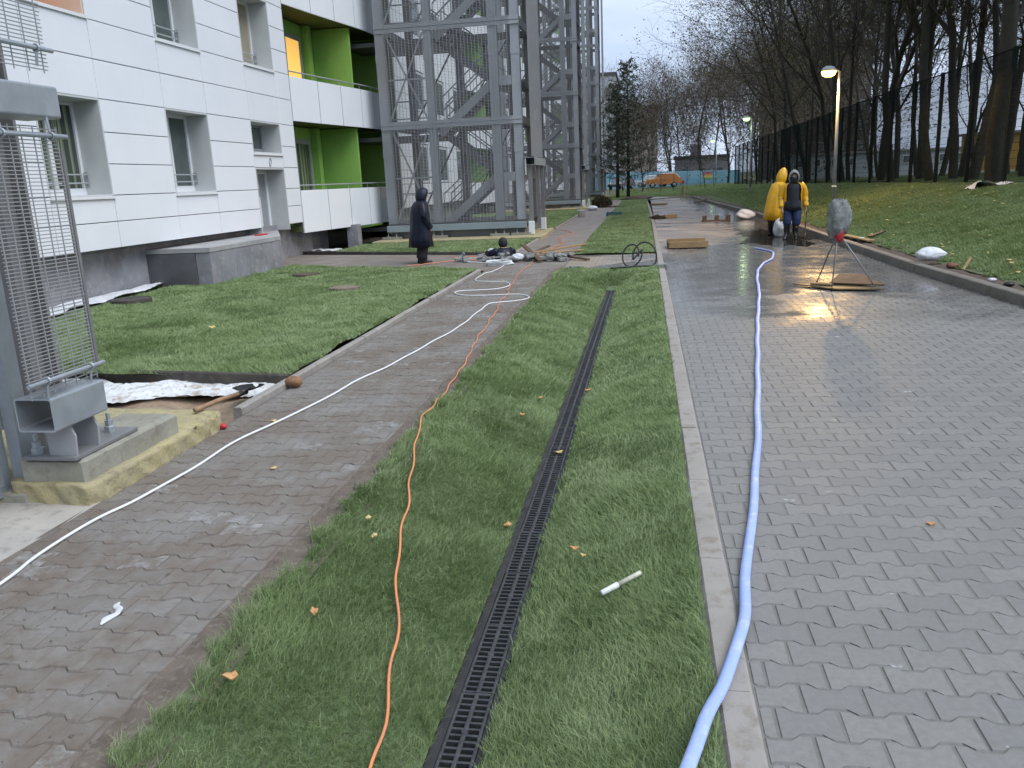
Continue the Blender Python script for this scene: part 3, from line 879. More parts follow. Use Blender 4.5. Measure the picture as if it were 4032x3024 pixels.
# porch block with slab joints
porch = thing('entrance_porch', 'grey concrete entrance porch block in front of the white facade', 'porch', (-8.7, 16, 0))
for k, (a, b) in enumerate(((14.45, 15.42), (15.43, 16.02), (16.03, 16.60), (16.61, 17.10), (17.11, 17.55))):
    MB().cbox(-8.35, -8.05, a, b, -.2, .66, .006).build('front_slab', M['plinth'], porch)
MB().box(-9.34, -8.36, 14.46, 17.54, -.2, .655).build('core', M['plinth'], porch)
MB().cbox(-9.345, -8.36, 14.435, 14.458, -.2, .655, .003).build('side_slab', mat('dark_side_slab', (.12, .12, .13), (.085, .086, .095), 2.2, .45, bump=.15), porch)  # side face coloured darker than the front slabs
MB().prism([(-9.345, 14.43), (-8.04, 14.43), (-8.04, 17.56), (-9.25, 20.1), (-9.50, 20.35), (-9.50, 18.6), (-9.345, 18.6)], .662, .745).build('landing', M['slab'], porch)
MB().prism([(-9.34, 17.55), (-8.37, 17.55), (-9.28, 20.05), (-9.34, 20.05)], -.2, .655).build('core', M['plinth'], porch)
tag(MB().cbox(-8.82, -8.70, 17.9, 18.35, .747, .775, .006).build('red_scrap', M['red'], None), 'small flat red scrap lying on the porch landing by the door', 'scrap')

# curved balconies with parapet panels, rails and green interiors
BC = [(-9.0, 21.19), (-8.80, 22.62), (-8.60, 23.85), (-8.40, 25.0), (-8.31, 25.75), (-8.27, 26.5), (-8.30, 27.2), (-8.45, 28.0)]
def balcony(k, dy=0.0, detail=True):
    top = 1.71 + 2.86 * k if k < 2 else 4.57 + 2.82 * (k - 1)
    bot = .60 if k == 0 else top - 1.10
    slab = MB()
    poly = [(-10.2, 21.2)] + [(x - .06, y) for x, y in BC] + [(-10.2, 28.3)]
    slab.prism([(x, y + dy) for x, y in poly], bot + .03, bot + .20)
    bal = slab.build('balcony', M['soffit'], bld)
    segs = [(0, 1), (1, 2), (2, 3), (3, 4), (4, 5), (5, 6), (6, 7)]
    for a, b in segs:
        (xa, ya), (xb, yb) = BC[a], BC[b]
        d = Vector((xb - xa, yb - ya, 0)); l = d.length; d.normalize(); n = Vector((d.y, -d.x, 0))
        A = Vector((xa, ya + dy, 0)) + d * .018; B = Vector((xb, yb + dy, 0)) - d * .018
        rings = []
        for off in (-.04, -.004):
            rings.append([A + n * off + Vector((0, 0, bot)), B + n * off + Vector((0, 0, bot)), B + n * off + Vector((0, 0, top)), A + n * off + Vector((0, 0, top))])
        e = .004
        rings.append([A + d * e + Vector((0, 0, bot + e)), B - d * e + Vector((0, 0, bot + e)), B - d * e + Vector((0, 0, top - e)), A + d * e + Vector((0, 0, top - e))])
        MB().loft(rings).build('parapet_panel', M['panel'], bal)
    bk = MB(); ra = [[(x - .075, y + dy, bot + .02), (x - .055, y + dy, bot + .02), (x - .055, y + dy, top - .02), (x - .075, y + dy, top - .02)] for x, y in BC]
    bk.loft(ra).build('parapet_core', M['panel_joint'], bal)
    if detail:
        m = MB().tube(spline([(x - .03, y + dy, top + .13) for x, y in BC], .3), .02, 6)
        for (x, y) in BC[1:]: m.tube([(x - .05, y + dy, top - .1), (x - .03, y + dy, top + .12)], .009, 5)
        m.build('handrail', M['railing'], bal)
    return bal
for k in range(0, 4): balcony(k)
def loggia_interior(z0, z1, lit):
    m = MB()
    m.box(-9.95, -9.75, 21.1, 25.0, z0, z1)            # back wall
    m.box(-9.74, -8.62, 24.92, 25.06, z0, z1)          # fin
    m.box(-10.4, -10.3, 25.07, 27.4, z0, z1)
    m.box(-10.3, -8.55, 27.3, 27.4, z0, z1)            # end wall
    m.box(-9.74, -9.55, 24.10, 24.35, z0, z1)          # pilaster
    m.box(-9.74, -9.3, 21.1, 21.19, z0, z1)
    o = m.build('loggia', M['green'], bld)
    MB().box(-9.755, -9.70, 22.75, 22.87, z0 + .1, z1 - .35).box(-9.755, -9.70, 23.80, 23.92, z0 + .1, z1 - .35).box(-9.755, -9.70, 22.87, 23.80, z1 - .47, z1 - .35).build('frame', M['frame_g'], o)
    MB().box(-9.748, -9.72, 22.87, 23.80, z0 + .1, z1 - .47).build('pane', M['lit_yellow'] if lit else M['curtain'], o)
loggia_interior(.80, 3.47, False)
loggia_interior(3.70, 6.29, True)
loggia_interior(6.50, 9.1, False)
MB().box(-10.3, -8.7, 21.2, 28.3, 8.9, 21).build('upper_balcony_wall', M['panel'], bld)

# repeated bays seen through the towers and the screen
def coarse_bay(s):
    m = MB()
    zs = [.885, 1.33] + [z for k in range(7) for z in (1.77 + 2.82 * k, 2.29 + 2.82 * k, 2.81 + 2.82 * k, 3.345 + 2.82 * k, 3.97 + 2.82 * k)]
    ys = [9.05, 11.65, 13.23, 15.19, 16.78, 18.71, 20.30, 21.17]
    for i in range(len(ys) - 1):
        for j in range(len(zs) - 1):
            zc = (zs[j] + zs[j + 1]) / 2
            if i in (1, 3, 5) and any(a < zc < b for a, b in zip(SILL, HEAD)): continue
            m.box(-9.03, -9.0, ys[i] + s + .008, ys[i + 1] + s - .008, zs[j] + .008, zs[j + 1] - .008)
    o = m.build('panel_wall', M['panel'], bld); o["kind"] = "stuff"
    MB().box(-9.6, -9.05, 9.05 + s, 21.17 + s, .885, 20.9).build('backing_wall', M['panel_joint'], bld)
    for k in range(7):
        for a, b in ((11.65, 13.23), (15.19, 16.78), (18.71, 20.30)):
            w = MB().box(-9.05, -9.035, a + s + .03, b + s - .03, SILL[k] + .03, HEAD[k] - .03).build('window', M['frame_w'], bld)
            MB().box(-9.032, -9.026, a + s + .12, b + s - .12, SILL[k] + .12, HEAD[k] - .12).build('pane', M['glass'], w)
    g = MB().box(-10.2, -9.75, 21.2 + s, 27.3 + s, .2, 20.9).box(-9.74, -8.66, 24.92 + s, 25.06 + s, .8, 20.8).box(-10.3, -8.6, 27.3 + s, 27.4 + s, .3, 20.8).box(-10.3, -9.9, 27.4 + s, 30.75 + s, .3, 20.9)
    g.build('loggia', M['green'], bld)
    for k in range(7): balcony(k, s, False)
    MB().box(-9.6, -9.35, 9 + s, 30 + s, -.2, .88).build('plinth', M['plinth'], bld)
for q in (-1, 1, 2, 3): coarse_bay(21.7 * q)
MB().box(-10.3, -9.9, 27.45, 30.75, .3, 20.9).build('loggia', M['green'], bld)
# ------------------------------------------------------------------ stair towers
LV = [.45 + 2.75 * k for k in range(8)]          # walking levels: .45, 3.2 ...
BEAM = [3.50 + 2.75 * k for k in range(6)]
TOPZ = 19.6
def stair_tower(Y, label):
    t = thing('stair_tower', label, 'stair tower', (-5.6, Y, 0), 'steel stair towers along the building')
    S = M['steel']
    front, back = Y, Y + 2.75
    for x, w in ((-7.80, .27), (-6.34, .24), (-4.39, .27), (-3.73, .26)):      # I-section columns
        m = MB()
        m.box(x - w / 2, x + w / 2, front - .11, front - .085, .30, TOPZ); m.box(x - w / 2, x + w / 2, front + .085, front + .11, .30, TOPZ); m.box(x - .02, x + .02, front - .084, front + .084, .30, TOPZ)
        for z in BEAM: m.box(x - w / 2 - .01, x + w / 2 + .01, front - .125, front - .112, z - .95, z - .70)
        m.build('column', S, t)
    for x, w in ((-7.65, .24), (-6.0, .24), (-4.30, .24), (-3.73, .24)):
        MB().box(x - w / 2, x + w / 2, back - .1, back + .1, .30, TOPZ).build('column', M['steel_mid'], t)
    for z in BEAM:                                                          # paired storey beams
        MB().box(-7.93, -3.58, front - .17, front - .127, z - .02, z + .09).box(-7.93, -3.58, front - .16, front - .127, z - .14, z - .05).box(-7.93, -3.58, front - .145, front - .127, z - .05, z - .02).build('storey_beam', S, t)
        MB().box(-7.75, -3.62, back - .16, back - .102, z - .12, z + .10).build('storey_beam', M['steel_mid'], t)
        MB().box(-3.70, -3.61, front + .12, back - .165, z - .12, z + .10).build('storey_beam', S, t)
        MB().box(-7.85, -7.74, front + .12, back - .165, z - .12, z + .10).build('storey_beam', M['steel_mid'], t)
    lows = [.62] + [z + .12 for z in BEAM]
    highs = [z - .16 for z in BEAM] + [TOPZ]
    for a, b in zip(lows, highs):                                           # crossed tie rods in the left bay
        m = MB().bar((-7.64, front - .06, a), (-6.48, front - .06, b), .045).bar((-7.64, front + .0, b), (-6.48, front + .0, a), .045)
        m.bar((-7.64, front + .04, (a + b) / 2 - .05), (-6.48, front + .04, (a + b) / 2 - .05), .05)
        m.build('cross_brace', S, t)
        m = MB().bar((-7.6, back - .2, a), (-6.1, back - .2, b), .05).bar((-6.0, back - .2, a), (-4.4, back - .2, b), .04).build('cross_brace', M['steel_dark'], t)
    for k in range(7):
        z0 = LV[k]; zm = z0 + 1.42; z1 = LV[k + 1] if k + 1 < len(LV) else z0 + 2.75
        for (xa, za, xb, zb, y0, y1) in ((-6.20, z0, -4.50, zm, front + .25, front + 1.25), (-4.50, zm, -6.20, z1, front + 1.40, front + 2.40)):
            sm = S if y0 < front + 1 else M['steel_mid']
            o = MB().bar((xa, y0, za - .02), (xb, y0, zb - .02), .05, .24).build('stringer', sm, t)
            MB().bar((xa, y1, za - .02), (xb, y1, zb - .02), .05, .24).build('stringer', sm, t)
            tr = MB(); n = 8
            for i in range(n):
                f = (i + .5) / n; x = xa + (xb - xa) * f; z = za + (zb - za) * f
                tr.box(x - .13, x + .13, y0 + .03, y1 - .03, z - .02, z + .012)
            tr.build('treads', M['steel_dark'], o)["kind"] = "stuff"
            for y in (y0, y1):
                hr = MB()
                for h in (.55, .95): hr.bar((xa, y, za + h), (xb, y, zb + h), .035)
                for i in range(0, 6):
                    f = i / 5; hr.bar((xa + (xb - xa) * f, y, za + (zb - za) * f), (xa + (xb - xa) * f, y, za + (zb - za) * f + .95), .022)
                hr.build('handrail', M['steel_mid'], o)
        MB().box(-4.5, -3.62, front + .2, back - .2, zm - .12, zm).build('landing', M['steel_mid'], t)
        MB().box(-4.24, -3.87, front - .10, front - .02, zm - .16, zm + .10).build('landing_edge', S, t)
        MB().box(-9.0, -6.2, front + .3, back - .25, z0 - .12, z0).build('landing', M['steel_dark'], t)
        r = MB()
        for h in (.5, 1.0): r.bar((-7.6, front + .32, z0 + h), (-6.3, front + .32, z0 + h), .035)
        r.build('landing_rail', M['steel_mid'], t)
    # bar screens: closely set wires, too fine to count
    w = MB()
    x = -7.62
    while x < -3.9:
        w.bar((x, front - .182, .56), (x, front - .182, TOPZ), .011, .011, (0, 1, 0), False); x += .105
    z = .56
    while z < TOPZ:
        w.bar((-7.92, front - .19, z), (-3.86, front - .19, z), .0075, .0075, caps=False); z += .042
    o = w.build('bar_screen', M['wire_far'], t); o["kind"] = "stuff"
    w = MB(); z = 2.42
    while z < TOPZ:
        w.bar((-3.33, front - .35, z), (-3.33, front + 2.3, z), .017, .017, caps=False); z += .036
    for k in range(18): w.bar((-3.318, front - .33 + k * .155, 2.4), (-3.318, front - .33 + k * .155, TOPZ), .012, .012, caps=False)
    o = w.build('bar_screen', M['wire'], t); o["kind"] = "stuff"
    # hollow tube that carries the side screen, its supports and base
    def hollow(x0, x1, y0, y1, z0, z1, th=.012):
        m = MB()
        m.box(x0, x1, y0, y1, z1 - th, z1); m.box(x0, x1, y0, y1, z0, z0 + th); m.box(x0, x0 + th, y0, y1, z0 + th, z1 - th); m.box(x1 - th, x1, y0, y1, z0 + th, z1 - th)
        return m
    hollow(-3.50, -3.22, front - .42, front + 2.35, 2.14, 2.36).build('screen_tube', M['galv'], t)
    for q in ((-3.47, -3.35, front - .25, front - .13), (-3.36, -3.24, front + 1.85, front + 1.97), (-3.36, -3.26, front + .8, front + .9)): MB().box(*q, .3, 2.135).build('screen_post', M['steel_mid'], t)
    for q in ((-3.50, -3.33, front - .30, front - .11), (-3.38, -3.22, front + 1.80, front + 1.99)): MB().cbox(*q, .12, .50, .01).build('post_shoe', M['frame_w'], t)
    MB().cbox(-7.95, -3.56, front - .33, front - .13, .32, .51, .012).build('base_tube', M['tube_blue'], t)
    MB().box(-7.9, -3.55, front - .2, front + 2.9, .52, .56).build('base_deck', M['steel_dark'], t)
    MB().box(-7.85, -3.6, front - .05, front + 2.85, .10, .31).build('base_beam', M['steel_mid'], t)
    for x in (-7.8, -6.34, -4.39, -3.73):
        f = MB()
        f.prism([(x - .30, front - .38), (x + .30, front - .38), (x + .30, front + .3), (x - .30, front + .3)], .10, .17)
        for s in (-.13, .13): f.lathe([(0, 0), (.028, 0), (.028, .05), (.014, .05), (.014, .13), (0, .13)], (x + s, front - .27, .17), 8)
        f.build('anchor_block', M['grout'], t)
    MB().cbox(-8.2, -3.02, front - 1.15, front + .9, -.2, .098, .02).build('foundation', M['pad'], t)
    MB().cbox(-3.9, -3.06, front + .905, front + 2.75, -.2, .11, .02).build('foundation', M['pad'], t)
    return t
stair_tower(25.4, 'nearest full grey steel stair tower with mesh screen, behind the man in navy')
stair_tower(47.4, 'second grey steel stair tower, just beyond the nearest one')
stair_tower(69.3, 'farthest narrow grey steel stair tower, standing by the pine trees')

# ------------------------------------------------------------------ near tower, cut by the left frame
def near_tower():
    t = thing('stair_tower', 'cropped steel stair tower at the left edge with close mesh screen and galvanised tube', 'stair tower', (-3.7, 4.2, 0), 'steel stair towers along the building')
    X = -3.22
    def rods(z0, z1, y0, y1, name, over=.0):
        w = MB(); z = z0; i = 0
        while z < z1:
            w.bar((X, y0 + rnd.uniform(-.004, .004), z), (X, y1 + over + rnd.uniform(-.006, .006), z), .0052, .0052, caps=False); z += .0198
        for k in range(7):
            y = y0 + .02 + k * (y1 - y0 - .03) / 6
            w.bar((X + .004, y, z0 - .02), (X + .004, y, z1), .005, .005, caps=False)
        o = w.build(name, M['wire'], t); o["kind"] = "stuff"
    rods(.70, 2.10, 3.74, 4.31, 'bar_screen')
    rods(2.40, 4.2, 3.60, 4.30, 'bar_screen', .03)
    MB().box(X - .02, X + .006, 4.315, 4.335, .74, 1.98).build('screen_edge', M['steel_mid'], t)
    for z, y0 in ((.765, 3.72), (2.05, 3.3), (2.50, 3.3)):                  # clamp rods with rings
        o = MB().tube([(X + .03, y0, z), (X + .03, 4.345, z)], .0125, 10).build('clamp_rod', M['galv'], t)
        r = MB()
        for y in (3.86, 4.22):
            for dx in (0, .005): r.tube([(X + .03 + .019 * math.cos(a), y + dx, z + .019 * math.sin(a)) for a in np.linspace(0, 2 * math.pi, 13)], .005, 5, caps=False)
            r.tube([(X + .03, y, z + (.02 if z > 2.3 or z < 1 else -.02) * -1), (X + .02, y, z - .09 if (z < 1 or z > 2.3) else z + .11)], .007, 6)
        r.build('clamp', M['galv'], o)
    def hollow(x0, x1, y0, y1, z0, z1, th=.009, rad=.014):
        def ring(y, d):
            a, b, c, e = x0 + d, x1 - d, z0 + d, z1 - d
            q = []
            for (cx_, cz_, s) in ((b - rad, e - rad, 0), (a + rad, e - rad, 1), (a + rad, c + rad, 2), (b - rad, c + rad, 3)):
                for k in range(4):
                    an = math.pi / 2 * (s + k / 3); q.append((cx_ + rad * math.cos(an), y, cz_ + rad * math.sin(an)))
            return q
        return MB().loft([ring(y0, th), ring(y0, 0), ring(y1, 0), ring(y1, th), ring(y0 + .001, th)], False, False)
    hollow(-3.42, -3.19, 3.86, 4.31, .475, .665).build('screen_tube', M['galv'], t, False)
    hollow(-3.42, -3.19, 2.9, 4.33, 2.145, 2.315).build('screen_tube', M['galv'], t, False)
    # main column and door post
    MB().box(-3.98, -3.76, 4.44, 4.465, .2, 6).box(-3.98, -3.76, 4.66, 4.685, .2, 6).box(-3.89, -3.85, 4.464, 4.661, .2, 6).build('column', M['steel_mid'], t)
    MB().box(-3.72, -3.64, 4.09, 4.20, .06, 2.6).build('door_post', M['galv'], t)
    o = MB().box(-3.755, -3.735, 2.9, 4.085, .03, .085).box(-3.755, -3.735, 4.03, 4.085, .085, 2.4).box(-3.755, -3.735, 2.9, 4.03, .55, .62).build('door_leaf', M['galv'], t)
    # perforated sheet of the door: crossed strips leave square holes
    m = MB(); y = 3.30
    while y < 4.03: m.box(-3.748, -3.744, y, y + .010, .086, .549); m.box(-3.748, -3.744, y, y + .010, .621, 1.6); y += .0175
    z = .09
    while z < 1.6: m.box(-3.7475, -3.7435, 3.30, 4.03, z, z + .010); z += .0175
    p = m.build('perforated_sheet', M['steel'], o); p["kind"] = "stuff"
    MB().box(-3.765, -3.725, 4.05, 4.10, .42, .58).box(-3.765, -3.725, 4.05, 4.10, .95, 1.1).build('hinge', M['galv'], o)
    # base: gussets, bolts, plate, grout and pad
    g = MB()
    for y in (4.04, 4.24):
        prof = [(-3.40, .28), (-3.23, .28), (-3.22, .40), (-3.25, .474), (-3.40, .474)]
        MB().loft([[(x, y - .008, z) for x, z in prof], [(x, y + .008, z) for x, z in prof]]).build('gusset', M['steel'], t)
    MB().cbox(-3.56, -3.215, 4.0, 4.60, .262, .283, .003).build('base_plate', M['steel_mid'], t)
    b = MB()
    for x, y in ((-3.50, 4.06), (-3.34, 4.50)):
        b.lathe([(0, 0), (.035, 0), (.035, .035), (.026, .04), (.026, .075), (.014, .075), (.014, .12), (0, .125)], (x, y, .283), 6)
    b.build('anchor_bolt', M['galv'], t)
    MB().cbox(-3.62, -3.19, 4.03, 5.02, .10, .260, .02).build('grout_block', M['grout'], t)
    m = MB(); r = random.Random(3)
    # rough-cast pad
    poly = [(-3.68, 4.02), (-3.16, 3.98), (-3.12, 4.12), (-3.13, 5.0), (-3.135, 5.48), (-3.2, 5.56), (-4.8, 5.66), (-4.8, 4.3), (-3.75, 4.25)]
    m.prism(poly, -.2, .122)
    o = m.build('pad', M['pad'], t)
    bm = bmesh.new(); bm.from_mesh(o.data); bmesh.ops.triangulate(bm, faces=bm.faces)
    bmesh.ops.subdivide_edges(bm, edges=bm.edges, cuts=13, use_grid_fill=True)
    for v in bm.verts:
        if v.co.z > -.1: v.co += Vector((.006 * math.sin(v.co.y * 31 + v.co.z * 40) + r.gauss(0, .0022), .006 * math.sin(v.co.x * 37 + v.co.z * 33) + r.gauss(0, .0022), .004 * math.sin(v.co.x * 17 + v.co.y * 13) + r.gauss(0, .0012)))
    for f_ in bm.faces: f_.smooth = True
    bm.to_mesh(o.data); bm.free()
    MB().cbox(-3.80, -3.58, 4.00, 4.24, -.05, .055, .012).build('post_foot', M['grout'], t)
    MB().cbox(-5.0, -3.75, 3.62, 4.02, -.05, .03, .01).build('pad', M['pad'], t)
near_tower()
# ------------------------------------------------------------------ fence on the bank
def fence():
    def fx(y): return float(np.interp(y, [10, 24, 42, 80], [9.55, 9.32, 9.0, 8.05]))
    t = thing('mesh_fence', 'tall dark welded mesh fence along the top of the grass bank', 'fence', (fx(42), 42, float(bank_z(fx(42), 42))))
    y = 14.0; ys = []
    while y < 81: ys.append(y); y += 2.52
    for y in ys:
        x = fx(y); z = float(bank_z(x, y))
        MB().box(x - .045, x + .045, y - .06, y + .06, z - .3, z + 3.42).build('post', M['fence'], t)
    w = MB()
    for a, b in zip(ys[:-1], ys[1:]):
        xa, xb = fx(a), fx(b); za, zb = float(bank_z(xa, a)), float(bank_z(xb, b))
        n = 42 if a < 55 else 24
        for i in range(1, n):
            f = i / n; x = xa + (xb - xa) * f - .045; z = za + (zb - za) * f; yy = a + (b - a) * f
            w.bar((x, yy, z + .06), (x, yy, z + 3.36), .008, .008, (0, 1, 0), False)
        for k in range(18):
            h = .08 + k * 3.26 / 17
            w.bar((xa - .05, a, za + h), (xb - .05, b, zb + h), .009, .009, caps=False)
        w.bar((xa - .05, a, za + 3.36), (xb - .05, b, zb + 3.36), .03, .03, caps=False)
    o = w.build('mesh_wires', M['fence'], t); o["kind"] = "stuff"
fence()

def small_fence():
    t = thing('garden_fence', 'thin low dark post and wire fence in front of the parked cars', 'fence', (2, 84, 0))
    w = MB()
    for k in range(14):
        x = -6 + k * 1.25
        if x > 7.4: break
        MB().box(x - .02, x + .02, 83.98, 84.02, 0, 2.1).build('post', M['fence'], t)
    for z in (.3, .7, 1.1, 1.5, 1.95): w.bar((-6, 84, z), (7.4, 84, z), .008, .008, caps=False)
    o = w.build('wires', M['fence'], t); o["kind"] = "stuff"
small_fence()

# ------------------------------------------------------------------ lamps
def street_lamp(x, y, h, arm, label, warm):
    z = float(bank_z(x, y)) - .03
    t = thing('street_lamp', label, 'street lamp', (x, y, z), 'street lamps along the bank')
    MB().tube([(x, y, z - .3), (x, y, z + h * .45), (x, y, z + h - .03)], [.062, .052, .036], 12).build('pole', M['pole'], t, True)
    MB().lathe([(0, 0), (.11, 0), (.11, .03), (.075, .035), (.075, .32), (.064, .33), (0, .33)], (x, y, z), 14).build('base_sleeve', M['pole'], t)
    MB().lathe([(.075, 0), (.08, .02), (.075, .04)], (x, y, z + h * .20), 12).build('pole_band', M['frame_w'], t)
    MB().tube([(x, y, z + h - .04), (x - .10, y - .01, z + h + .02), (x - arm + .12, y - .02, z + h + .03)], .022, 8).build('arm', M['lamp_shell'], t)
    cx_, cy_, cz_ = x - arm, y - .02, z + h
    hd = MB().lathe([(0, .14), (.09, .13), (.17, .085), (.215, .02), (.222, -.005), (.205, -.01), (.0, -.012)], (cx_, cy_, cz_), 20).build('lamp_head', M['lamp_shell'], t, True)
    MB().lathe([(.0, -.014), (.205, -.014), (.205, -.06), (.17, -.13), (.085, -.175), (0, -.185)], (cx_, cy_, cz_), 20).build('lens', M['lens_warm'] if warm else M['lens_green'], hd, True)
    ld = bpy.data.lights.new('lamp_light', 'SPOT')
    ld.energy = 420 if warm else 9; ld.spot_size = R(178); ld.spot_blend = .12; ld.color = (1.0, .60, .22) if warm else (.72, 1.0, .52); ld.shadow_soft_size = .14
    lo = bpy.data.objects.new('lamp_light', ld); COL.objects.link(lo); lo.location = (cx_ - x, cy_ - y, cz_ - .27 - z); lo.parent = t
street_lamp(5.68, 27.0, 4.20, .31, 'lit street lamp glowing warm orange, nearest the men in yellow', True)
street_lamp(6.16, 52.0, 4.30, .30, 'middle street lamp with greenish light, left of the dark fence', False)
street_lamp(6.98, 87.0, 4.40, .38, 'farthest street lamp with pale green light, in front of the blue wall', False)

# ------------------------------------------------------------------ trees
def make_branches(seed, height, base_r, lean=(0, 0), fork=.35, levels=4, spread=.75, dens=1.0, twig_up=.25, drop=0.0):
    """returns trunk MB, crown MB, list of twig tips"""
    r = random.Random(seed)
    trunk, crown, tips = MB(), MB(), []
    def grow(p, d, length, rad, lvl):
        n = 7 if lvl == 0 else (5 if lvl == 1 else 4 if lvl == 2 else 3)
        pts, rads = [p.copy()], [rad]
        q = p.copy(); dd = d.copy()
        end = .42 if lvl < 2 else .25
        for i in range(n):
            wob = .10 if lvl == 0 else .22
            dd = (dd + Vector((r.gauss(0, wob), r.gauss(0, wob), r.gauss(0, wob * .6) + twig_up * (.25 if lvl else .1) - drop * lvl * .1))).normalized()
            q = q + dd * (length / n)
            pts.append(q.copy()); rads.append(rad * (1 - (1 - end) * (i + 1) / n))
        sides = 9 if lvl == 0 else 6 if lvl == 1 else 4 if lvl == 2 else 3
        (trunk if lvl == 0 else crown).tube(pts, [max(x, .006) for x in rads], sides, caps=False)
        if lvl >= levels:
            tips.append((pts[-1].copy(), dd.copy())); tips.append((pts[2].copy(), dd.copy())); return
        kids = {0: int(9 * dens), 1: int(6 * dens), 2: int(5 * dens), 3: int(4 * dens)}[lvl]
        for k in range(kids):
            f = (fork + (1 - fork) * (k + r.random() * .8) / kids) if lvl == 0 else (.2 + .8 * (k + r.random()) / kids)
            f = min(f, .995); i = min(int(f * n), n - 1); u = f * n - i
            pp = pts[i].lerp(pts[i + 1], u); dir0 = (pts[i + 1] - pts[i]).normalized()
            az = k * 2.4 + r.uniform(-.6, .6)
            side = dir0.orthogonal().normalized(); side.rotate(Matrix.Rotation(az, 3, dir0))
            ang = spread * r.uniform(.55, 1.25)
            nd = (dir0 * math.cos(ang) + side * math.sin(ang)).normalized()
            rr = rads[i] * r.uniform(.42, .62) if lvl else rads[i] * r.uniform(.32, .60)
            ll = length * r.uniform(.38, .62) * (1.15 - .5 * (f if lvl == 0 else 0))
            grow(pp, nd, ll, rr, lvl + 1)
    grow(Vector((0, 0, -.3)), Vector((lean[0], lean[1], 1)).normalized(), height, base_r, 0)
    return trunk, crown, tips

def leaves_from(tips, per, size, seed, spread=.35):
    r = np.random.default_rng(seed)
    P = np.array([t[0][:] for t in tips]); n = len(P) * per
    if per < 1:
        k = r.random(len(P)) < per; P = P[k]; n = len(P); c = P
    else: c = np.repeat(P, per, 0)
    c = c + r.normal(0, spread, (n, 3))
    a = r.normal(0, 1, (n, 3)); a /= np.linalg.norm(a, axis=1)[:, None]
    b = np.cross(a, r.normal(0, 1, (n, 3))); b /= np.linalg.norm(b, axis=1)[:, None]
    s = size * r.uniform(.6, 1.3, (n, 1))
    V = np.stack([c - a * s, c + b * s * .55, c + a * s, c - b * s * .55], 1).reshape(-1, 3)
    i = np.arange(n) * 4
    T = np.concatenate([np.stack([i, i + 1, i + 2], 1), np.stack([i, i + 2, i + 3], 1)])
    return V, T

def proto_tree(seed, height, base_r, leaf=None, per=1, size=.06, name='bare_tree', twig='twig', **kw):
    tr, cr, tips = make_branches(seed, height, base_r, **kw)
    tm = tr.mesh('trunk', True); tm.materials.append(M['bark'])
    cm = cr.mesh('crown', True); cm.materials.append(M[twig])
    lm = None
    if leaf:
        V, T = leaves_from(tips, per, size, seed)
        lm = raw_mesh('leaves', V, T, M[leaf])
    return tm, cm, lm
def plant(proto, name, label, loc, rotz, sc=1.0, group=None, scz=None):
    t = thing(name, label, 'tree', loc, group, rotz)
    t.scale = (sc, sc, scz or sc)
    tm, cm, lm = proto
    link('trunk', tm, None, t, True)
    c = link('crown', cm, None, t, True)
    if lm: link('leaves', lm, None, c, True)["kind"] = "stuff"
    return t

P_big = proto_tree(11, 11.0, .24, 'leaf_brown', 1, .055, fork=.30, spread=.85, dens=1.2)
P_a = proto_tree(21, 12.5, .17, 'leaf_brown', 1, .055, fork=.34, spread=.7, dens=1.1)
P_b = proto_tree(33, 11.5, .15, 'leaf_green', 1, .055, fork=.28, spread=.8, dens=1.1, lean=(.10, .02))
P_c = proto_tree(47, 13.0, .15, 'leaf_brown', 1, .055, fork=.38, spread=.62, dens=1.05, lean=(-.08, 0))
P_d = proto_tree(52, 9.0, .12, 'leaf_green', 3, .055, fork=.25, spread=.9, dens=1.05, lean=(-.22, -.02))
P_thin = proto_tree(61, 8.5, .07, None, fork=.25, spread=.6, dens=.95)
P_far = proto_tree(72, 10.0, .12, None, twig='twig_far', fork=.18, spread=.7, dens=1.2)
P_far2 = proto_tree(83, 8.5, .10, 'leaf_brown', 1, .09, twig='twig_far', fork=.15, spread=.8, dens=1.2)

def bz(x, y): return float(bank_z(x, y)) - .05
plant(P_big, 'bare_tree', 'thick forked dark tree just behind the fence near the right edge', (9.75, 25.8, bz(9.75, 25.8)), 1.1, 1.05)
plant(P_d, 'bare_tree', 'tree leaning left over the fence toward the open sky, keeping a few leaves', (10.2, 56, bz(10.2, 56)), .1, 1.35)
protos = [P_a, P_b, P_c, P_a, P_c, P_b]
spots = [(10.6, 30), (11.4, 34), (10.2, 37.5), (12.6, 31), (13.0, 38), (10.9, 42), (10.1, 46), (12.4, 45), (11.3, 50), (14.5, 35), (16, 41), (13.6, 52), (10.0, 62), (11.8, 66),
         (15, 60), (18, 47), (12.4, 26.5), (15.8, 28.5), (19.5, 34), (10.6, 71), (13.5, 74), (20, 56), (17.5, 68), (23, 42), (22, 30), (11.6, 22.3), (26, 50), (14.2, 24.0), (10.4, 33.2), (11.9, 39.6), (13.2, 29), (17, 36), (14.8, 46), (12.2, 57), (19, 62), (16, 75), (21, 48), (24, 60), (28, 40), (30, 55), (18.5, 27), (21, 37), (13, 34), (11, 54), (15.5, 52), (26, 33), (12.8, 41.5), (24.5, 70), (28, 66), (33, 44), (36, 56), (32, 36), (40, 50), (38, 68), (30, 74), (34, 62), (22.5, 26), (27, 27), (44, 62), (25, 46), (19.8, 41)]
tr_r = random.Random(5)
for i, (x, y) in enumerate(spots):
    s = tr_r.uniform(.85, 1.2)
    front = x < 11.2
    plant(protos[i % len(protos)], 'bare_tree', 'bare dark-trunked tree in the front row directly behind the mesh fence' if front else 'bare dark-trunked tree deeper in the grove behind the front row',
          (x, y, bz(x, y)), tr_r.uniform(0, 6.28), s, 'front row of the grove behind the fence' if front else 'deeper trees of the grove behind the fence')

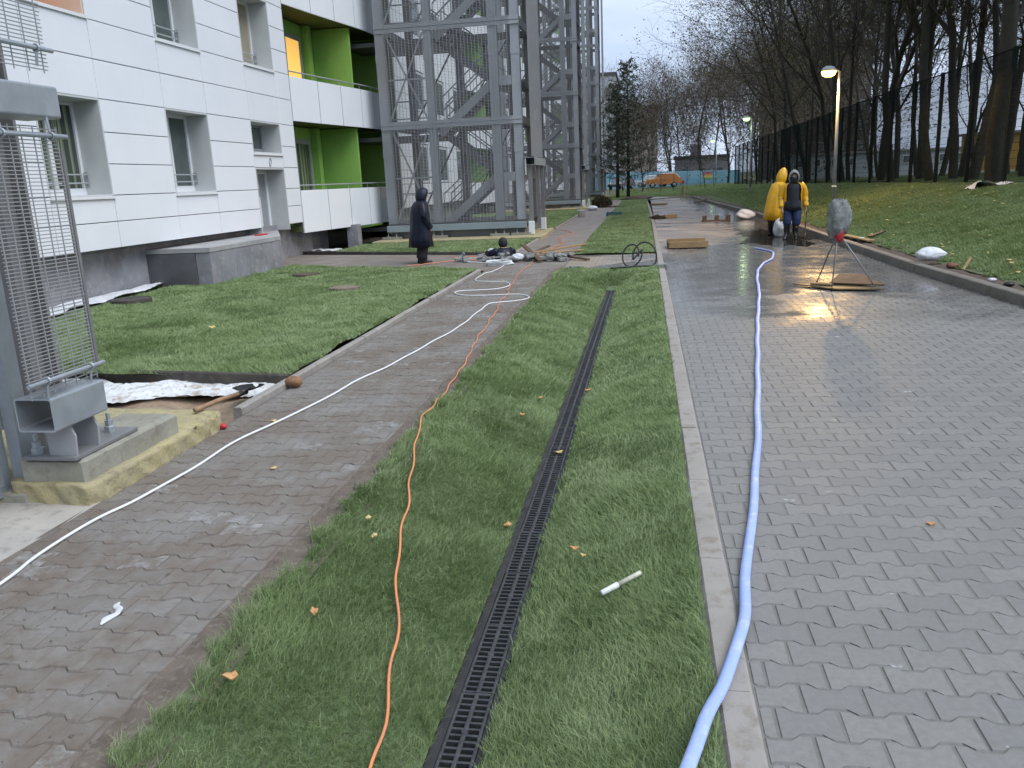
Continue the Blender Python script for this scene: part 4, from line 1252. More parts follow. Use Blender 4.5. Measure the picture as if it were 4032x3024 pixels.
# thin sapling in the verge, far thicket
plant(P_thin, 'bare_sapling', 'small multi-stemmed bare sapling on the grass before the blue wall', (5.35, 78, .0 + bz(5.35, 78)), .4, .55)
fg = 'far brown bare trees beyond the parked cars'
fl = 'hazy brown bare tree in the distant thicket beyond the cars'
for i, (x, y, s) in enumerate([(3.5, 128, 1.3), (8, 124, 1.5), (12, 122, 1.7), (0.5, 134, 1.2), (6, 140, 1.6), (15, 118, 1.6), (18, 128, 1.9), (10.5, 112, 1.3), (-3, 132, 1.4), (13, 100, 1.5), (16, 106, 1.6), (-8, 125, 1.3), (22, 118, 1.8), (12.5, 90, 1.25), (17, 92, 1.5), (4.5, 150, 1.6), (11, 150, 1.9), (26, 105, 1.8), (21, 84, 1.6)]):
    plant(P_far if i % 2 else P_far2, 'distant_tree', fl, (x, y, .2), tr_r.uniform(0, 6.28), s, fg)
plant(P_far2, 'leaning_tree', 'low leaning bare tree at the far end of the path beside the cars', (-.3, 88, 0), 2.0, .8)

# pines by the last tower
def pine(loc, h, seed, label, sc):
    t = thing('pine_tree', label, 'tree', loc, 'two pine trees by the last tower')
    r = random.Random(seed)
    MB().tube([(loc[0], loc[1], -.2), (loc[0] + .06, loc[1], h * .5), (loc[0] - .03, loc[1], h)], [.15, .10, .02], 8).build('trunk', M['bark'], t, True)
    br = MB(); V = []
    for k in range(74):
        z = h * (.16 + .82 * (k / 74) ** .9); a = k * 2.4 + r.uniform(-.4, .4)
        l = (1.0 - ((z / h) - .2) * .85) * r.uniform(.6, 1.15) * 2.1 * sc
        e = Vector((math.cos(a) * l, math.sin(a) * l, l * (.12 + .25 * z / h)))
        p = Vector((loc[0], loc[1], z))
        br.tube([p, p + e * .5 + Vector((0, 0, -.06)), p + e], [.03, .02, .008], 4, caps=False)
        for q in range(22):
            f = r.uniform(.3, 1.05)
            V.append(p + e * f + Vector((r.gauss(0, .15), r.gauss(0, .15), r.gauss(.02, .09))))
    c = br.build('crown', M['twig'], t)
    C = np.array([v[:] for v in V]); rg = np.random.default_rng(seed); n = len(C)
    a = rg.normal(0, 1, (n, 3)) + [0, 0, .6]; a /= np.linalg.norm(a, axis=1)[:, None]
    b = np.cross(a, rg.normal(0, 1, (n, 3))); b /= np.linalg.norm(b, axis=1)[:, None]
    s = .22; P = np.stack([C - b * .045, C + b * .045, C + a * s], 1).reshape(-1, 3)
    P2 = np.stack([C - a * .045, C + a * .045, C + b * s], 1).reshape(-1, 3)
    P = np.concatenate([P, P2]); me = raw_mesh('needles', P, np.arange(len(P)).reshape(-1, 3), M['needle'])
    link('needles', me, None, c)["kind"] = "stuff"
pine((-2.15, 66.5, 0), 8.6, 4, 'shorter pine tree close against the last stair tower', .9)
pine((-1.35, 68.0, 0), 10.3, 9, 'taller pine tree at the end of the grass strip', 1.1)

# ------------------------------------------------------------------ far background
def far_block(name, label, x0, x1, y0, y1, h, mat_, floors, cols, roof=True):
    t = thing(name, label, 'building', ((x0 + x1) / 2, y0, 0))
    MB().box(x0, x1, y0, y1, -.3, h).build('wall', mat_, t)
    for f in range(floors):
        for c in range(cols):
            z = 1.0 + f * (h - 1.5) / floors; x = x0 + (x1 - x0) * (c + .28) / cols; w = (x1 - x0) / cols * .44
            wd = MB().box(x, x + w, y0 - .08, y0 - .02, z, z + 1.4).build('window', M['frame_g'], t)
            MB().box(x + .12, x + w - .12, y0 - .11, y0 - .085, z + .12, z + 1.28).build('pane', M['glass'], wd)
    if roof:
        rf = MB().box(x0 - .2, x1 + .2, y0 - .2, y1 + .2, h + .01, h + .45).build('roof', M['roof_dark'], t)
        MB().box(x0 + (x1 - x0) * .3, x0 + (x1 - x0) * .5, y0 + 2, y0 + 4, h + .46, h + 2.0).build('roof_hut', mat_, rf)
far_block('apartment_block', 'pale pinkish apartment block far off behind the pines', -5, 2.2, 160, 172, 13.6, M['apt_pink'], 5, 4)
far_block('apartment_block', 'taller pale grey apartment block close beside the last stair tower', -14, -4.6, 140, 156, 17.4, M['apt_white'], 6, 4)
far_block('dark_block', 'dark brown block half hidden behind the grove', 19, 33, 135, 150, 19, M['apt_dark'], 6, 5)
far_block('low_house', 'low grey roofed shed behind the blue wall', 4.5, 12, 128, 134, 3.7, M['shed'], 1, 3)

def mural():
    t = thing('mural_wall', 'long blue painted wall behind the parked cars', 'wall', (3, 118, 0))
    for k in range(9):
        x = -8 + k * 2.3
        MB().cbox(x + .01, x + 2.29, 118, 118.2, -.2, 2.25 - .05 * k, .02).build('panel', M['wall_blue'], t)
    for i, c in enumerate(((.45, .12, .20), (.62, .30, .12), (.62, .52, .16), (.22, .45, .22))):
        MB().box(7.7, 9.0, 117.97 - i * .001, 117.985, 1.5 - i * .25, 1.74 - i * .25).build('mural_stripe', mat('mural_%d' % i, c, rough=.8), t)
mural()

def car(name, label, loc, rotz, paint, L_=4.4, H=1.62, Wd=1.8, suv=True):
    t = thing(name, label, 'car', loc, None, rotz)
    hl = L_ / 2
    if suv: prof = [(-hl, .42), (-hl + .02, .75), (-hl + .10, .95), (-hl + .25, 1.02), (-hl + 1.05, 1.08), (-hl + 1.75, H - .05), (-hl + 2.2, H), (hl - .75, H - .02), (hl - .25, 1.2), (hl - .03, .95), (hl, .6), (hl - .05, .40)]
    else: prof = [(-hl, .40), (-hl + .05, .68), (-hl + .9, .86), (-hl + 1.6, H - .05), (-hl + 2.4, H), (hl - 1.1, H - .12), (hl - .35, .92), (hl, .86), (hl, .45), (hl - .05, .36)]
    rings = []
    for y, k in ((-Wd / 2, .94), (-Wd / 2 + .06, 1), (Wd / 2 - .06, 1), (Wd / 2, .94)):
        rings.append([(x * (.985 if k < 1 else 1), y * (1 - .10 * max(0, (z - .95) / .7)), .38 + (z - .38) * k) for x, z in prof])
    MB().loft(rings).build('body', paint, t, local=True)
    gl = MB()
    zt, zb = H - .10, 1.05 if suv else .93
    for s in (-1, 1):
        y = s * (Wd / 2 - .055)
        for a, b in ((-hl + 1.15, -hl + 2.15), (-hl + 2.22, hl - 1.35), (hl - 1.28, hl - .55)):
            ta = .42 if a < -hl + 1.3 else .0; tb = .25 if b > hl - .7 else 0
            q = [(a, y, zb), (b, y, zb), (b - tb, y * .945, zt), (a + ta, y * .945, zt)]
            gl.loft([[(p[0], p[1] + s * .012, p[2]) for p in q], [(p[0], p[1] - s * .03, p[2]) for p in q]] if s > 0 else [[(p[0], p[1] - s * .03, p[2]) for p in q], [(p[0], p[1] + s * .012, p[2]) for p in q]])
    gl.build('side_window', M['car_glass'], t, local=True)
    for sx in (-hl + .82, hl - .85):
        for s in (-1, 1):
            y = s * (Wd / 2 - .09)
            n = 18; rg = lambda r_, yy: [(sx + r_ * math.cos(2 * math.pi * j / n), yy, .33 + r_ * math.sin(2 * math.pi * j / n)) for j in range(n)]
            w = MB().loft([rg(.30, y - .10), rg(.335, y - .07), rg(.335, y + .07), rg(.30, y + .10)]).build('wheel', M['tyre'], t, local=True)
            MB().loft([rg(.20, y + s * .104), rg(.17, y + s * .115)]).build('rim', M['rim'], w, local=True)
    for s in (-1, 1):
        MB().cbox(-hl - .015, -hl + .14, s * .62 - .16, s * .62 + .16, .72, .90, .02).build('headlight', M['light_clear'], t, local=True)
        MB().cbox(hl - .12, hl + .01, s * .70 - .10, s * .70 + .10, .80, 1.10, .02).build('tail_light', M['light_red'], t, local=True)
    MB().cbox(-hl - .03, -hl + .1, -Wd / 2 + .08, Wd / 2 - .08, .38, .58, .03).cbox(hl - .1, hl + .03, -Wd / 2 + .08, Wd / 2 - .08, .38, .58, .03).build('bumper', M['tyre'], t, local=True)
car('parked_car', 'orange parked off-road car seen from the side, nearest the fence', (2.15, 106, .12), .06, M['car_orange'], 4.3, 1.68)
car('parked_car', 'white parked saloon just behind the orange car', (0.9, 111, .15), -.25, M['car_white'], 4.4, 1.5, suv=False)
car('parked_car', 'pale parked car farthest back, only its roof showing', (2.4, 115, .15), .1, M['car_white'], 4.4, 1.72)
car('parked_car', 'dark grey car standing between the pine trunks', (-2.9, 104, .1), 1.2, mat('grey_car_paint', (.10, .11, .12), rough=.3), 4.4, 1.5, suv=False)

# low structures glimpsed beyond the grove
def hut(name, label, x0, x1, y0, y1, z0, h, mat_, roof):
    t = thing(name, label, 'hut', ((x0 + x1) / 2, y0, z0))
    MB().box(x0, x1, y0, y1, z0 - .5, z0 + h).build('wall', mat_, t)
    MB().box(x0 - .15, x1 + .15, y0 - .2, y1 + .2, z0 + h + .01, z0 + h + .18).build('roof', roof, t)
    n = max(1, int((x1 - x0) / 1.6))
    for k in range(n):
        x = x0 + (x1 - x0) * (k + .3) / n
        w = MB().box(x, x + .7, y0 - .06, y0 - .01, z0 + .7, z0 + 1.5).build('window', M['frame_w'], t)
        MB().box(x + .08, x + .62, y0 - .085, y0 - .065, z0 + .78, z0 + 1.42).build('pane', M['glass'], w)
hut('yellow_cabin', 'yellow orange site cabin beyond the fence at the right edge', 23.5, 29, 50, 53, 1.55, 2.0, M['yellow_box'], M['frame_w'])
hut('yellow_cabin', 'small yellow cabin glimpsed between the trunks, left of the thick tree', 22.5, 25.5, 63, 66, 1.45, 1.9, M['yellow_box'], M['shed'])
hut('pale_pavilion', 'pale blue grey low pavilion behind the grove', 15, 34, 92, 96, 1.0, 1.9, M['paint_pale'], M['shed'])
# ------------------------------------------------------------------ people
def skin_body(root, joints, edges, mat_=None, name='body', sub=2):
    names = list(joints); idx = {n: i for i, n in enumerate(names)}
    me = bpy.data.meshes.new(name)
    me.from_pydata([joints[n][0] for n in names], [(idx[a], idx[b]) for a, b in edges], [])
    me.materials.append(mat_ or M['skin'])
    o = link(name, me, None, root, True)
    md = o.modifiers.new('skin', 'SKIN'); md.use_smooth_shade = True
    if not me.skin_vertices: me.skin_vertices.new()
    lay = me.skin_vertices[0].data
    for n in names:
        r = joints[n][1]; lay[idx[n]].radius = (r, r) if not isinstance(r, tuple) else r
        lay[idx[n]].use_root = (n == 'pelvis')
    s = o.modifiers.new('sub', 'SUBSURF'); s.levels = sub - 1; s.render_levels = sub
    return o

def human(root, head=(0, .04, 1.52), arms=None, legs=None, chest=(0, .01, 1.22)):
    J = {'pelvis': ((0, 0, .90), (.15, .11)), 'waist': ((0, 0, 1.03), (.13, .10)), 'chest': (chest, (.17, .12)),
         'neck': ((head[0] * .7, (chest[1] + head[1]) * .5, 1.38), .058), 'jaw': ((head[0], head[1] + .012, head[2] - .055), (.068, .078)),
         'skull': ((head[0], head[1] - .01, head[2] + .045), (.082, .098)), 'crown': ((head[0], head[1] - .01, head[2] + .10), (.06, .07))}
    E = [('pelvis', 'waist'), ('waist', 'chest'), ('chest', 'neck'), ('neck', 'jaw'), ('jaw', 'skull'), ('skull', 'crown')]
    for s, sd in ((-1, 'l'), (1, 'r')):
        if legs is not False:
            hip, knee, ank, toe = (legs or {}).get(sd, ((s * .10, 0, .84), (s * .11, .02, .47), (s * .115, -.02, .09), (s * .13, .13, .04)))
            J['hip' + sd] = (hip, .085); J['knee' + sd] = (knee, .050); J['ank' + sd] = (ank, .034); J['toe' + sd] = (toe, .026)
            E += [('pelvis', 'hip' + sd), ('hip' + sd, 'knee' + sd), ('knee' + sd, 'ank' + sd), ('ank' + sd, 'toe' + sd)]
        sh, el, wr = (arms or {}).get(sd, ((s * .19, 0, 1.31), (s * .245, -.01, 1.04), (s * .25, .06, .82)))
        J['sh' + sd] = (sh, .052); J['el' + sd] = (el, .045); J['wr' + sd] = (wr, .030)
        d = (Vector(wr) - Vector(el)).normalized()
        palm = Vector(wr) + d * .07
        J['palm' + sd] = (palm[:], (.040, .022))
        E += [('chest', 'sh' + sd), ('sh' + sd, 'el' + sd), ('el' + sd, 'wr' + sd), ('wr' + sd, 'palm' + sd)]
        x = Vector((0, 1, 0)) - d * d.y; x.normalize()
        cur = Vector((-s, 0, 0))
        for k, (o_, l) in enumerate(((-.028, .055), (-.010, .068), (.010, .072), (.028, .064))):
            a = palm + x * o_ + d * .03; b = a + d * l * .55 + cur * .012; c = b + d * l * .4 + cur * .025
            J['f%d%s' % (k, sd)] = (b[:], .0095); J['g%d%s' % (k, sd)] = (c[:], .008)
            E += [('palm' + sd, 'f%d%s' % (k, sd)), ('f%d%s' % (k, sd), 'g%d%s' % (k, sd))]
        t1 = Vector(wr) + d * .045 + x * .05; t2 = t1 + d * .03 + x * .012
        J['t1' + sd] = (t1[:], .011); J['t2' + sd] = (t2[:], .009)
        E += [('wr' + sd, 't1' + sd), ('t1' + sd, 't2' + sd)]
    b = skin_body(root, J, E)
    f = MB()
    hx, hy, hz = head
    for s in (-1, 1): f.blob((hx + s * .032, hy + .082, hz + .02), (.013, .009, .009), 1, 8, 5, 0)
    f.build('eyes', M['eye'], root, True, True)
    MB().loft([[(hx - .012, hy + .085, hz - .005), (hx + .012, hy + .085, hz - .005), (hx, hy + .085, hz + .03)], [(hx - .010, hy + .112, hz - .012), (hx + .010, hy + .112, hz - .012), (hx, hy + .098, hz + .0)]]).build('nose', M['skin'], root, True, True)
    return b

def garment(root, name, rings, mat_, n=30, folds=.05, seed=1, thick=True, gap=None):
    """rings (z, cx, cy, rx, ry); gap = half angle of a front opening (front is +Y)"""
    r = random.Random(seed); ph = [r.uniform(0, 6.28) for _ in range(5)]
    z0, z1 = rings[0][0], rings[-1][0]
    def ring(z, cx_, cy_, rx, ry, sc=1.0):
        out = []
        f = (z1 - z) / (z1 - z0)
        m = n
        for j in range(m):
            t = 2 * math.pi * j / n if gap is None else math.pi / 2 + gap + (2 * math.pi - 2 * gap) * j / (m - 1)
            k = 1 + folds * f * (math.sin(5 * t + ph[0] + z) + .7 * math.sin(9 * t + ph[1] - 2 * z) + .5 * math.sin(3 * t + ph[2])) + .02 * math.sin(21 * z + 4 * t + ph[3]) + .015 * math.sin(33 * z - 7 * t + ph[2]) - .03 * (1 - abs(math.sin(4 * t + 6 * z + ph[1]))) ** 4
            out.append((cx_ + rx * sc * k * math.cos(t), cy_ + ry * sc * k * math.sin(t), z + (.012 * math.sin(3 * t + ph[4]) if z == z0 else 0)))
        return out
    R_ = [ring(*q) for q in rings]
    inner = [ring(*rings[i], .955) for i in range(0, max(2, len(rings) - 2))]
    mb = MB()
    if gap is None: mb.loft(list(reversed(inner)) + R_, False, True)
    else:
        mb.loft(list(reversed(inner)) + R_, False, False, closed=False)
    return mb.build(name, mat_, root, True, True)

def hood(root, c, rad, mat_, name='hood', open_=118, tilt=0.0, peak=0.0, yaw=0.0, n=20):
    rings = []
    for i in range(10):
        th = R(4 + (open_ - 4) * i / 9)
        rg = []
        for j in range(n):
            a = 2 * math.pi * j / n
            x = math.sin(th) * math.cos(a) * rad[0]; z = math.sin(th) * math.sin(a) * rad[2]; y = -math.cos(th) * rad[1]
            if z < 0: x *= 1.0 + .15 * (-z / rad[2]); z *= 1.2
            z += peak * max(0, math.sin(a)) ** 3 * math.sin(th) ** 2
            rg.append(Vector((x, y, z)))
        rings.append(rg)
    rings.append([v * .86 + Vector((0, -.01, 0)) for v in rings[-1]])
    rings.append([v * .80 + Vector((0, -.06, 0)) for v in rings[-2]])
    m = Matrix.Translation(c) @ Matrix.Rotation(yaw, 4, 'Z') @ Matrix.Rotation(tilt, 4, 'X')
    return MB().loft([[m @ v for v in rg] for rg in rings], True, False).build(name, mat_, root, True, True)

def boots(root, spots, mat_, top=.40, r=.074):
    for s, (x, y, yaw) in zip((-1, 1), spots):
        d = Vector((math.sin(yaw), math.cos(yaw), 0)); sx = Vector((d.y, -d.x, 0)); p = Vector((x, y, 0))
        rings = []
        for z, cy_, rx, ry in ((.0, .055, .050, .135), (.012, .055, .054, .142), (.05, .050, .052, .132), (.085, .02, .050, .092), (.12, -.005, .050, .066), (.2, -.012, r * .92, r), (top - .02, -.01, r * 1.12, r * 1.15), (top, -.01, r * 1.12, r * 1.15)):
            rings.append([p + d * (cy_ + ry * math.sin(2 * math.pi * j / 14)) + sx * (rx * math.cos(2 * math.pi * j / 14)) + Vector((0, 0, z)) for j in range(14)])
        MB().loft(rings).build('boot', mat_, root, True, True)

def trousers(root, legs, mat_, r0=.105, r1=.075):
    m = MB()
    for hip, knee, ank in legs:
        m.tube(spline([(hip[0] * .9, hip[1], hip[2] + .1), hip, knee, ank], .08), [r0 * 1.05 - (r0 - r1) * i / 14 for i in range(40)][:len(spline([(hip[0] * .9, hip[1], hip[2] + .1), hip, knee, ank], .08))], 12)
    return m.build('trousers', mat_, root, True, True)

def sleeve(root, pts, radii, mat_):
    sp = spline(pts, .05); n = len(sp)
    rr = [float(np.interp(i / (n - 1), np.linspace(0, 1, len(radii)), radii)) * (1 + .06 * math.sin(i * 1.9)) for i in range(n)]
    MB().tube(sp, rr, 12).build('sleeve', mat_, root, True, True)

# man in the navy raincoat
def navy_man():
    t = thing('person', 'person in a long dark navy hooded raincoat standing with head bowed on the cross path', 'person', (-4.95, 18.08, 0), rotz=R(-62))
    arms = {'l': ((-.20, 0, 1.28), (-.255, .02, 1.02), (-.20, .12, .82)), 'r': ((.20, 0, 1.28), (.255, .02, 1.02), (.20, .12, .82))}
    human(t, (0, .12, 1.46), arms)
    trousers(t, [((-.10, 0, .80), (-.11, .02, .45), (-.115, -.02, .10)), ((.10, 0, .80), (.11, .02, .45), (.115, -.02, .10))], M['dark_cloth'], .11, .085)
    boots(t, [(-.12, -.02, -.15), (.12, .0, .15)], M['rubber_boot'], .16)
    garment(t, 'raincoat', [(.36, 0, -.01, .31, .27), (.55, 0, -.01, .305, .26), (.80, 0, 0, .285, .235), (1.0, 0, 0, .27, .215), (1.15, 0, .0, .27, .205), (1.26, 0, .015, .255, .18), (1.33, 0, .03, .20, .145), (1.375, 0, .05, .11, .10), (1.40, 0, .06, .07, .07)], M['navy'], folds=.075, seed=2)
    for s in (-1, 1): sleeve(t, [(s * .18, .02, 1.31), (s * .27, .02, 1.2), (s * .305, .04, 1.0), (s * .24, .16, .78)], [.085, .085, .078, .072], M['navy'])
    hood(t, (0, .09, 1.475), (.135, .155, .165), M['navy'], tilt=R(-22), peak=.02)
navy_man()

def yellow_man_bag():
    t = thing('person', 'person in a closed yellow hooded raincoat stooping beside a white sack', 'person', (3.30, 22.75, 0), rotz=R(-70))
    arms = {'l': ((-.165, .10, 1.22), (-.25, .12, 1.0), (-.18, .26, .80)), 'r': ((.165, .10, 1.22), (.25, .12, 1.0), (.18, .26, .80))}
    human(t, (0, .24, 1.46), arms, chest=(0, .07, 1.14))
    boots(t, [(-.11, 0, -.1), (.11, .02, .1)], M['rubber_boot'], .42)
    trousers(t, [((-.10, 0, .80), (-.11, .01, .50), (-.11, -.02, .36)), ((.10, 0, .80), (.11, .01, .50), (.11, -.02, .36))], M['dark_cloth'])
    garment(t, 'raincoat', [(.42, 0, -.01, .26, .24), (.65, 0, .0, .255, .22), (.90, 0, .02, .24, .20), (1.1, 0, .06, .235, .185), (1.24, 0, .10, .235, .165), (1.32, 0, .13, .19, .14), (1.37, 0, .16, .11, .10), (1.40, 0, .18, .07, .07)], M['yellow'], folds=.075, seed=4)
    for s in (-1, 1): sleeve(t, [(s * .17, .10, 1.29), (s * .25, .10, 1.17), (s * .27, .13, .98), (s * .19, .27, .80)], [.07, .074, .068, .06], M['yellow'])
    hood(t, (0, .22, 1.49), (.135, .15, .17), M['yellow'], tilt=R(-12), peak=.07)
yellow_man_bag()

def yellow_man_front():
    t = thing('person', 'person with grey hood, dark vest and jeans under an open yellow raincoat', 'person', (3.55, 21.35, 0), rotz=R(176))
    arms = {'l': ((-.20, 0, 1.30), (-.28, -.01, 1.03), (-.30, .05, .80)), 'r': ((.20, 0, 1.30), (.27, -.01, 1.03), (.26, .07, .80))}
    legs = {'l': ((-.10, 0, .84), (-.10, .05, .47), (-.08, -.02, .09), (-.09, .12, .04)), 'r': ((.10, 0, .84), (.12, .05, .47), (.13, .02, .09), (.16, .15, .04))}
    human(t, (0, .07, 1.47), arms, legs)
    trousers(t, [((-.10, 0, .82), (-.10, .04, .5), (-.085, 0, .38)), ((.10, 0, .82), (.12, .04, .5), (.13, .02, .38))], M['jeans'], .110, .078)
    boots(t, [(-.08, -.01, -.05), (.13, .02, .35)], M['rubber_boot'], .46, .076)
    garment(t, 'vest', [(.70, 0, .01, .215, .165), (.82, 0, .01, .195, .15), (.98, 0, .01, .165, .14), (1.2, 0, .015, .175, .15), (1.30, 0, .02, .16, .13), (1.36, 0, .03, .12, .10), (1.40, 0, .04, .085, .085)], M['vest'], folds=.03, seed=6)
    garment(t, 'raincoat', [(.44, .03, -.10, .25, .15), (.6, .02, -.09, .245, .16), (.85, 0, -.05, .235, .18), (1.05, 0, -.02, .225, .185), (1.2, 0, .0, .225, .185), (1.30, 0, .01, .205, .165), (1.36, 0, .01, .14, .13)], M['yellow'], folds=.075, seed=8, gap=R(50))
    for s, w in ((-1, (-.31, .06, .78)), (1, (.27, .08, .78))): sleeve(t, [(s * .16, 0, 1.32), (s * .245, 0, 1.22), (s * .285, -.01, 1.0), w], [.07, .074, .066, .062], M['yellow'])
    garment(t, 'neck_scarf', [(1.33, 0, .03, .13, .11), (1.39, 0, .045, .10, .10), (1.45, 0, .065, .095, .115), (1.495, 0, .07, .092, .112)], M['dark_cloth'], folds=.04, seed=3)
    hood(t, (0, .065, 1.495), (.125, .15, .15), M['hood_grey'], open_=122, tilt=R(-24), peak=.03)
    # dark bent tool held in the hand on the picture's right
    x0 = 3.55 + .30
    tool = MB().tube(spline([(x0 + .0, 21.28, .86), (x0 + .015, 21.25, .74), (x0 + .0, 21.22, .45), (x0 - .03, 21.2, .12)], .06), [.016, .016] + [.015] * 40, 8)
    tool.add([(x0 - .06, 21.19, .14), (x0 + .01, 21.19, .16), (x0 + .0, 21.2, .02), (x0 - .07, 21.2, .0), (x0 - .06, 21.21, .14), (x0 + .01, 21.21, .16), (x0 + .0, 21.22, .02), (x0 - .07, 21.22, .0)],
             [(0, 1, 2, 3), (7, 6, 5, 4), (0, 4, 5, 1), (1, 5, 6, 2), (2, 6, 7, 3), (3, 7, 4, 0)])
    tag(tool.build('hand_tool', M['wood_dark'], None, True), 'dark long-handled tool held by the person with the grey hood', 'tool')
yellow_man_front()

def pit_man():
    t = thing('person', 'person in dark cap, head and shoulders above a hole in the path', 'person', (-3.20, 18.72, -1.10), rotz=R(30))
    arms = {'l': ((-.19, .02, 1.24), (-.30, .16, 1.19), (-.30, .36, 1.215)), 'r': ((.19, .02, 1.24), (.27, .12, 1.16), (.20, .32, 1.2))}
    human(t, (0, .06, 1.40), arms, legs=False, chest=(0, .02, 1.17))
    garment(t, 'jacket', [(.85, 0, 0, .21, .16), (1.0, 0, 0, .215, .165), (1.14, 0, .01, .225, .165), (1.23, 0, .02, .22, .15), (1.29, 0, .03, .17, .125), (1.33, 0, .04, .10, .09)], M['navy'], folds=.03, seed=12)
    sleeve(t, [(-.15, .02, 1.26), (-.23, .06, 1.24), (-.30, .17, 1.20), (-.30, .32, 1.215)], [.08, .08, .068, .058], M['navy'])
    sleeve(t, [(.15, .02, 1.26), (.22, .05, 1.23), (.275, .13, 1.18), (.21, .28, 1.20)], [.08, .08, .068, .058], M['navy'])
    hood(t, (0, .05, 1.455), (.105, .115, .115), M['dark_cloth'], 'cap', 100, R(-8))
pit_man()

# ------------------------------------------------------------------ cables and hoses
WC = [(-2.94, 2.2), (-2.94, 3.03), (-2.97, 3.31), (-2.98, 3.75), (-2.91, 4.07), (-2.87, 4.50), (-2.86, 5.08), (-2.78, 5.57), (-2.67, 6.12), (-2.59, 6.91), (-2.46, 7.63), (-2.35, 8.67), (-2.25, 9.64), (-2.24, 10.87), (-2.22, 11.50), (-2.13, 11.62), (-1.92, 11.73), (-1.77, 11.88), (-1.72, 12.10), (-1.85, 12.38), (-2.04, 12.46), (-2.38, 12.42), (-2.66, 12.43), (-2.87, 12.54), (-3.02, 12.78), (-2.97, 13.0), (-2.69, 13.06), (-2.41, 13.15), (-2.28, 13.39), (-2.27, 13.68), (-2.40, 14.02), (-2.72, 14.19), (-2.96, 14.32), (-3.05, 14.65), (-3.04, 15.18), (-3.05, 15.57), (-2.95, 15.82), (-2.91, 16.54), (-2.90, 17.1)]
tag(MB().tube([(p.x + .006 * math.sin(p.y * 7), p.y, .010) for p in spline([(x, y, 0) for x, y in WC], .05)], .0085, 6).build('cable', M['white_cable'], None, True), 'white cable winding up the muddy path in loops', 'cable')
OC = [(-.86, 1.6), (-.87, 2.06), (-.89, 2.18), (-.92, 2.41), (-.96, 2.61), (-.99, 2.76), (-1.03, 2.95), (-1.11, 3.23), (-1.19, 3.50), (-1.27, 3.89), (-1.32, 4.15), (-1.37, 4.36), (-1.44, 4.67), (-1.57, 5.34), (-1.60, 5.62), (-1.61, 5.95), (-1.64, 6.34), (-1.70, 7.06), (-1.74, 7.64), (-1.83, 8.5), (-1.87, 8.92), (-1.90, 9.17), (-1.89, 9.54), (-1.96, 10.15), (-1.98, 10.70), (-2.02, 11.09), (-2.10, 11.81), (-2.11, 12.48), (-2.20, 13.16), (-2.27, 14.24), (-2.36, 15.29), (-2.37, 16.08), (-2.35, 17.05), (-2.42, 17.91)]
def oz(x, y): return .045 + float(swale_z(x, y)) if x > -1.62 else .010 + .03 * max(0, (x + 1.72) / .1)
tag(MB().tube([(p.x + .008 * math.sin(p.y * 11), p.y, oz(p.x, p.y)) for p in spline([(x, y, 0) for x, y in OC], .04)], .0065, 6).build('cable', M['orange_cable'], None, True), 'thin orange cable running from the swale grass up the path', 'cable')
HB = [(.02, 1.7), (.14, 2.13), (.175, 2.27), (.205, 2.37), (.245, 2.49), (.315, 2.75), (.37, 2.98), (.41, 3.29), (.47, 3.66), (.59, 4.44), (.71, 5.27), (.96, 7.24), (1.25, 9.54), (1.58, 12.0), (1.72, 13.3), (1.90, 14.65), (2.14, 15.80), (2.39, 16.58), (2.55, 17.4), (2.62, 18.1), (2.54, 18.6), (2.40, 19.1)]
def hz(x): return float(np.interp(x, [.1, .24, .34, .42], [.085, .034, .032, .018]))
tag(MB().tube([(p.x + .004 * math.sin(p.y * 5), p.y, hz(p.x)) for p in spline([(x, y, 0) for x, y in HB], .05)], .02, 12, flat=(.0225, .015)).build('hose', M['hose'], None, True), 'pale blue layflat hose crossing the kerb and running along the wet drive', 'hose')
def black_loops():
    pts = []
    for a in np.linspace(-.3, 6.6, 44): pts.append((-.30 + .17 * math.cos(a) + .010 * a, 16.0 + .10 * math.sin(a), .22 + .20 * math.sin(a + .2)))
    for a in np.linspace(3.3, -.4, 30): pts.append((-.02 + .22 * math.cos(a), 15.95 + .08 * math.sin(a), .19 + .27 * max(-.6, math.sin(a))))
    pts += [(.10, 15.85, .03), (-.1, 15.66, .05), (-.35, 15.5, .06), (-.64, 15.35, .06)]
    tag(MB().tube(spline([(x, y, max(z, .02)) for x, y, z in pts], .04), .016, 8).build('hose', M['black_rubber'], None, True), 'stiff black hose lying in two upright loops at the end of the swale', 'hose')
black_loops()
def coil(name, label, c, rx, ry, turns, rad, mat_, seed):
    r = random.Random(seed); pts = []
    for i in range(turns * 16):
        a = 2 * math.pi * i / 16; k = 1 + .12 * math.sin(i * .37) + r.gauss(0, .02)
        pts.append((c[0] + rx * k * math.cos(a), c[1] + ry * k * math.sin(a + .1 * math.sin(i * .2)), .012 + .012 * (i / 16) + r.uniform(0, .008)))
    return tag(MB().tube(spline(pts, .06), rad, 6).build(name, mat_, None, True), label, 'cable')
coil('cable_coil', 'loose coil of white cable lying in front of the rubble heap', (-3.02, 17.15), .27, .28, 6, .010, M['white_cable'], 4)
tag(MB().tube(spline([(-2.95, 17.4, .03), (-3.34, 17.55, .012), (-3.94, 17.95, .012), (-4.16, 18.3, .012), (-4.1, 18.7, .012), (-3.7, 18.6, .03), (-3.2, 18.3, .06)], .06), .012, 6).build('cable', M['white_cable'], None, True), 'white cable end looping around the left of the rubble heap', 'cable')
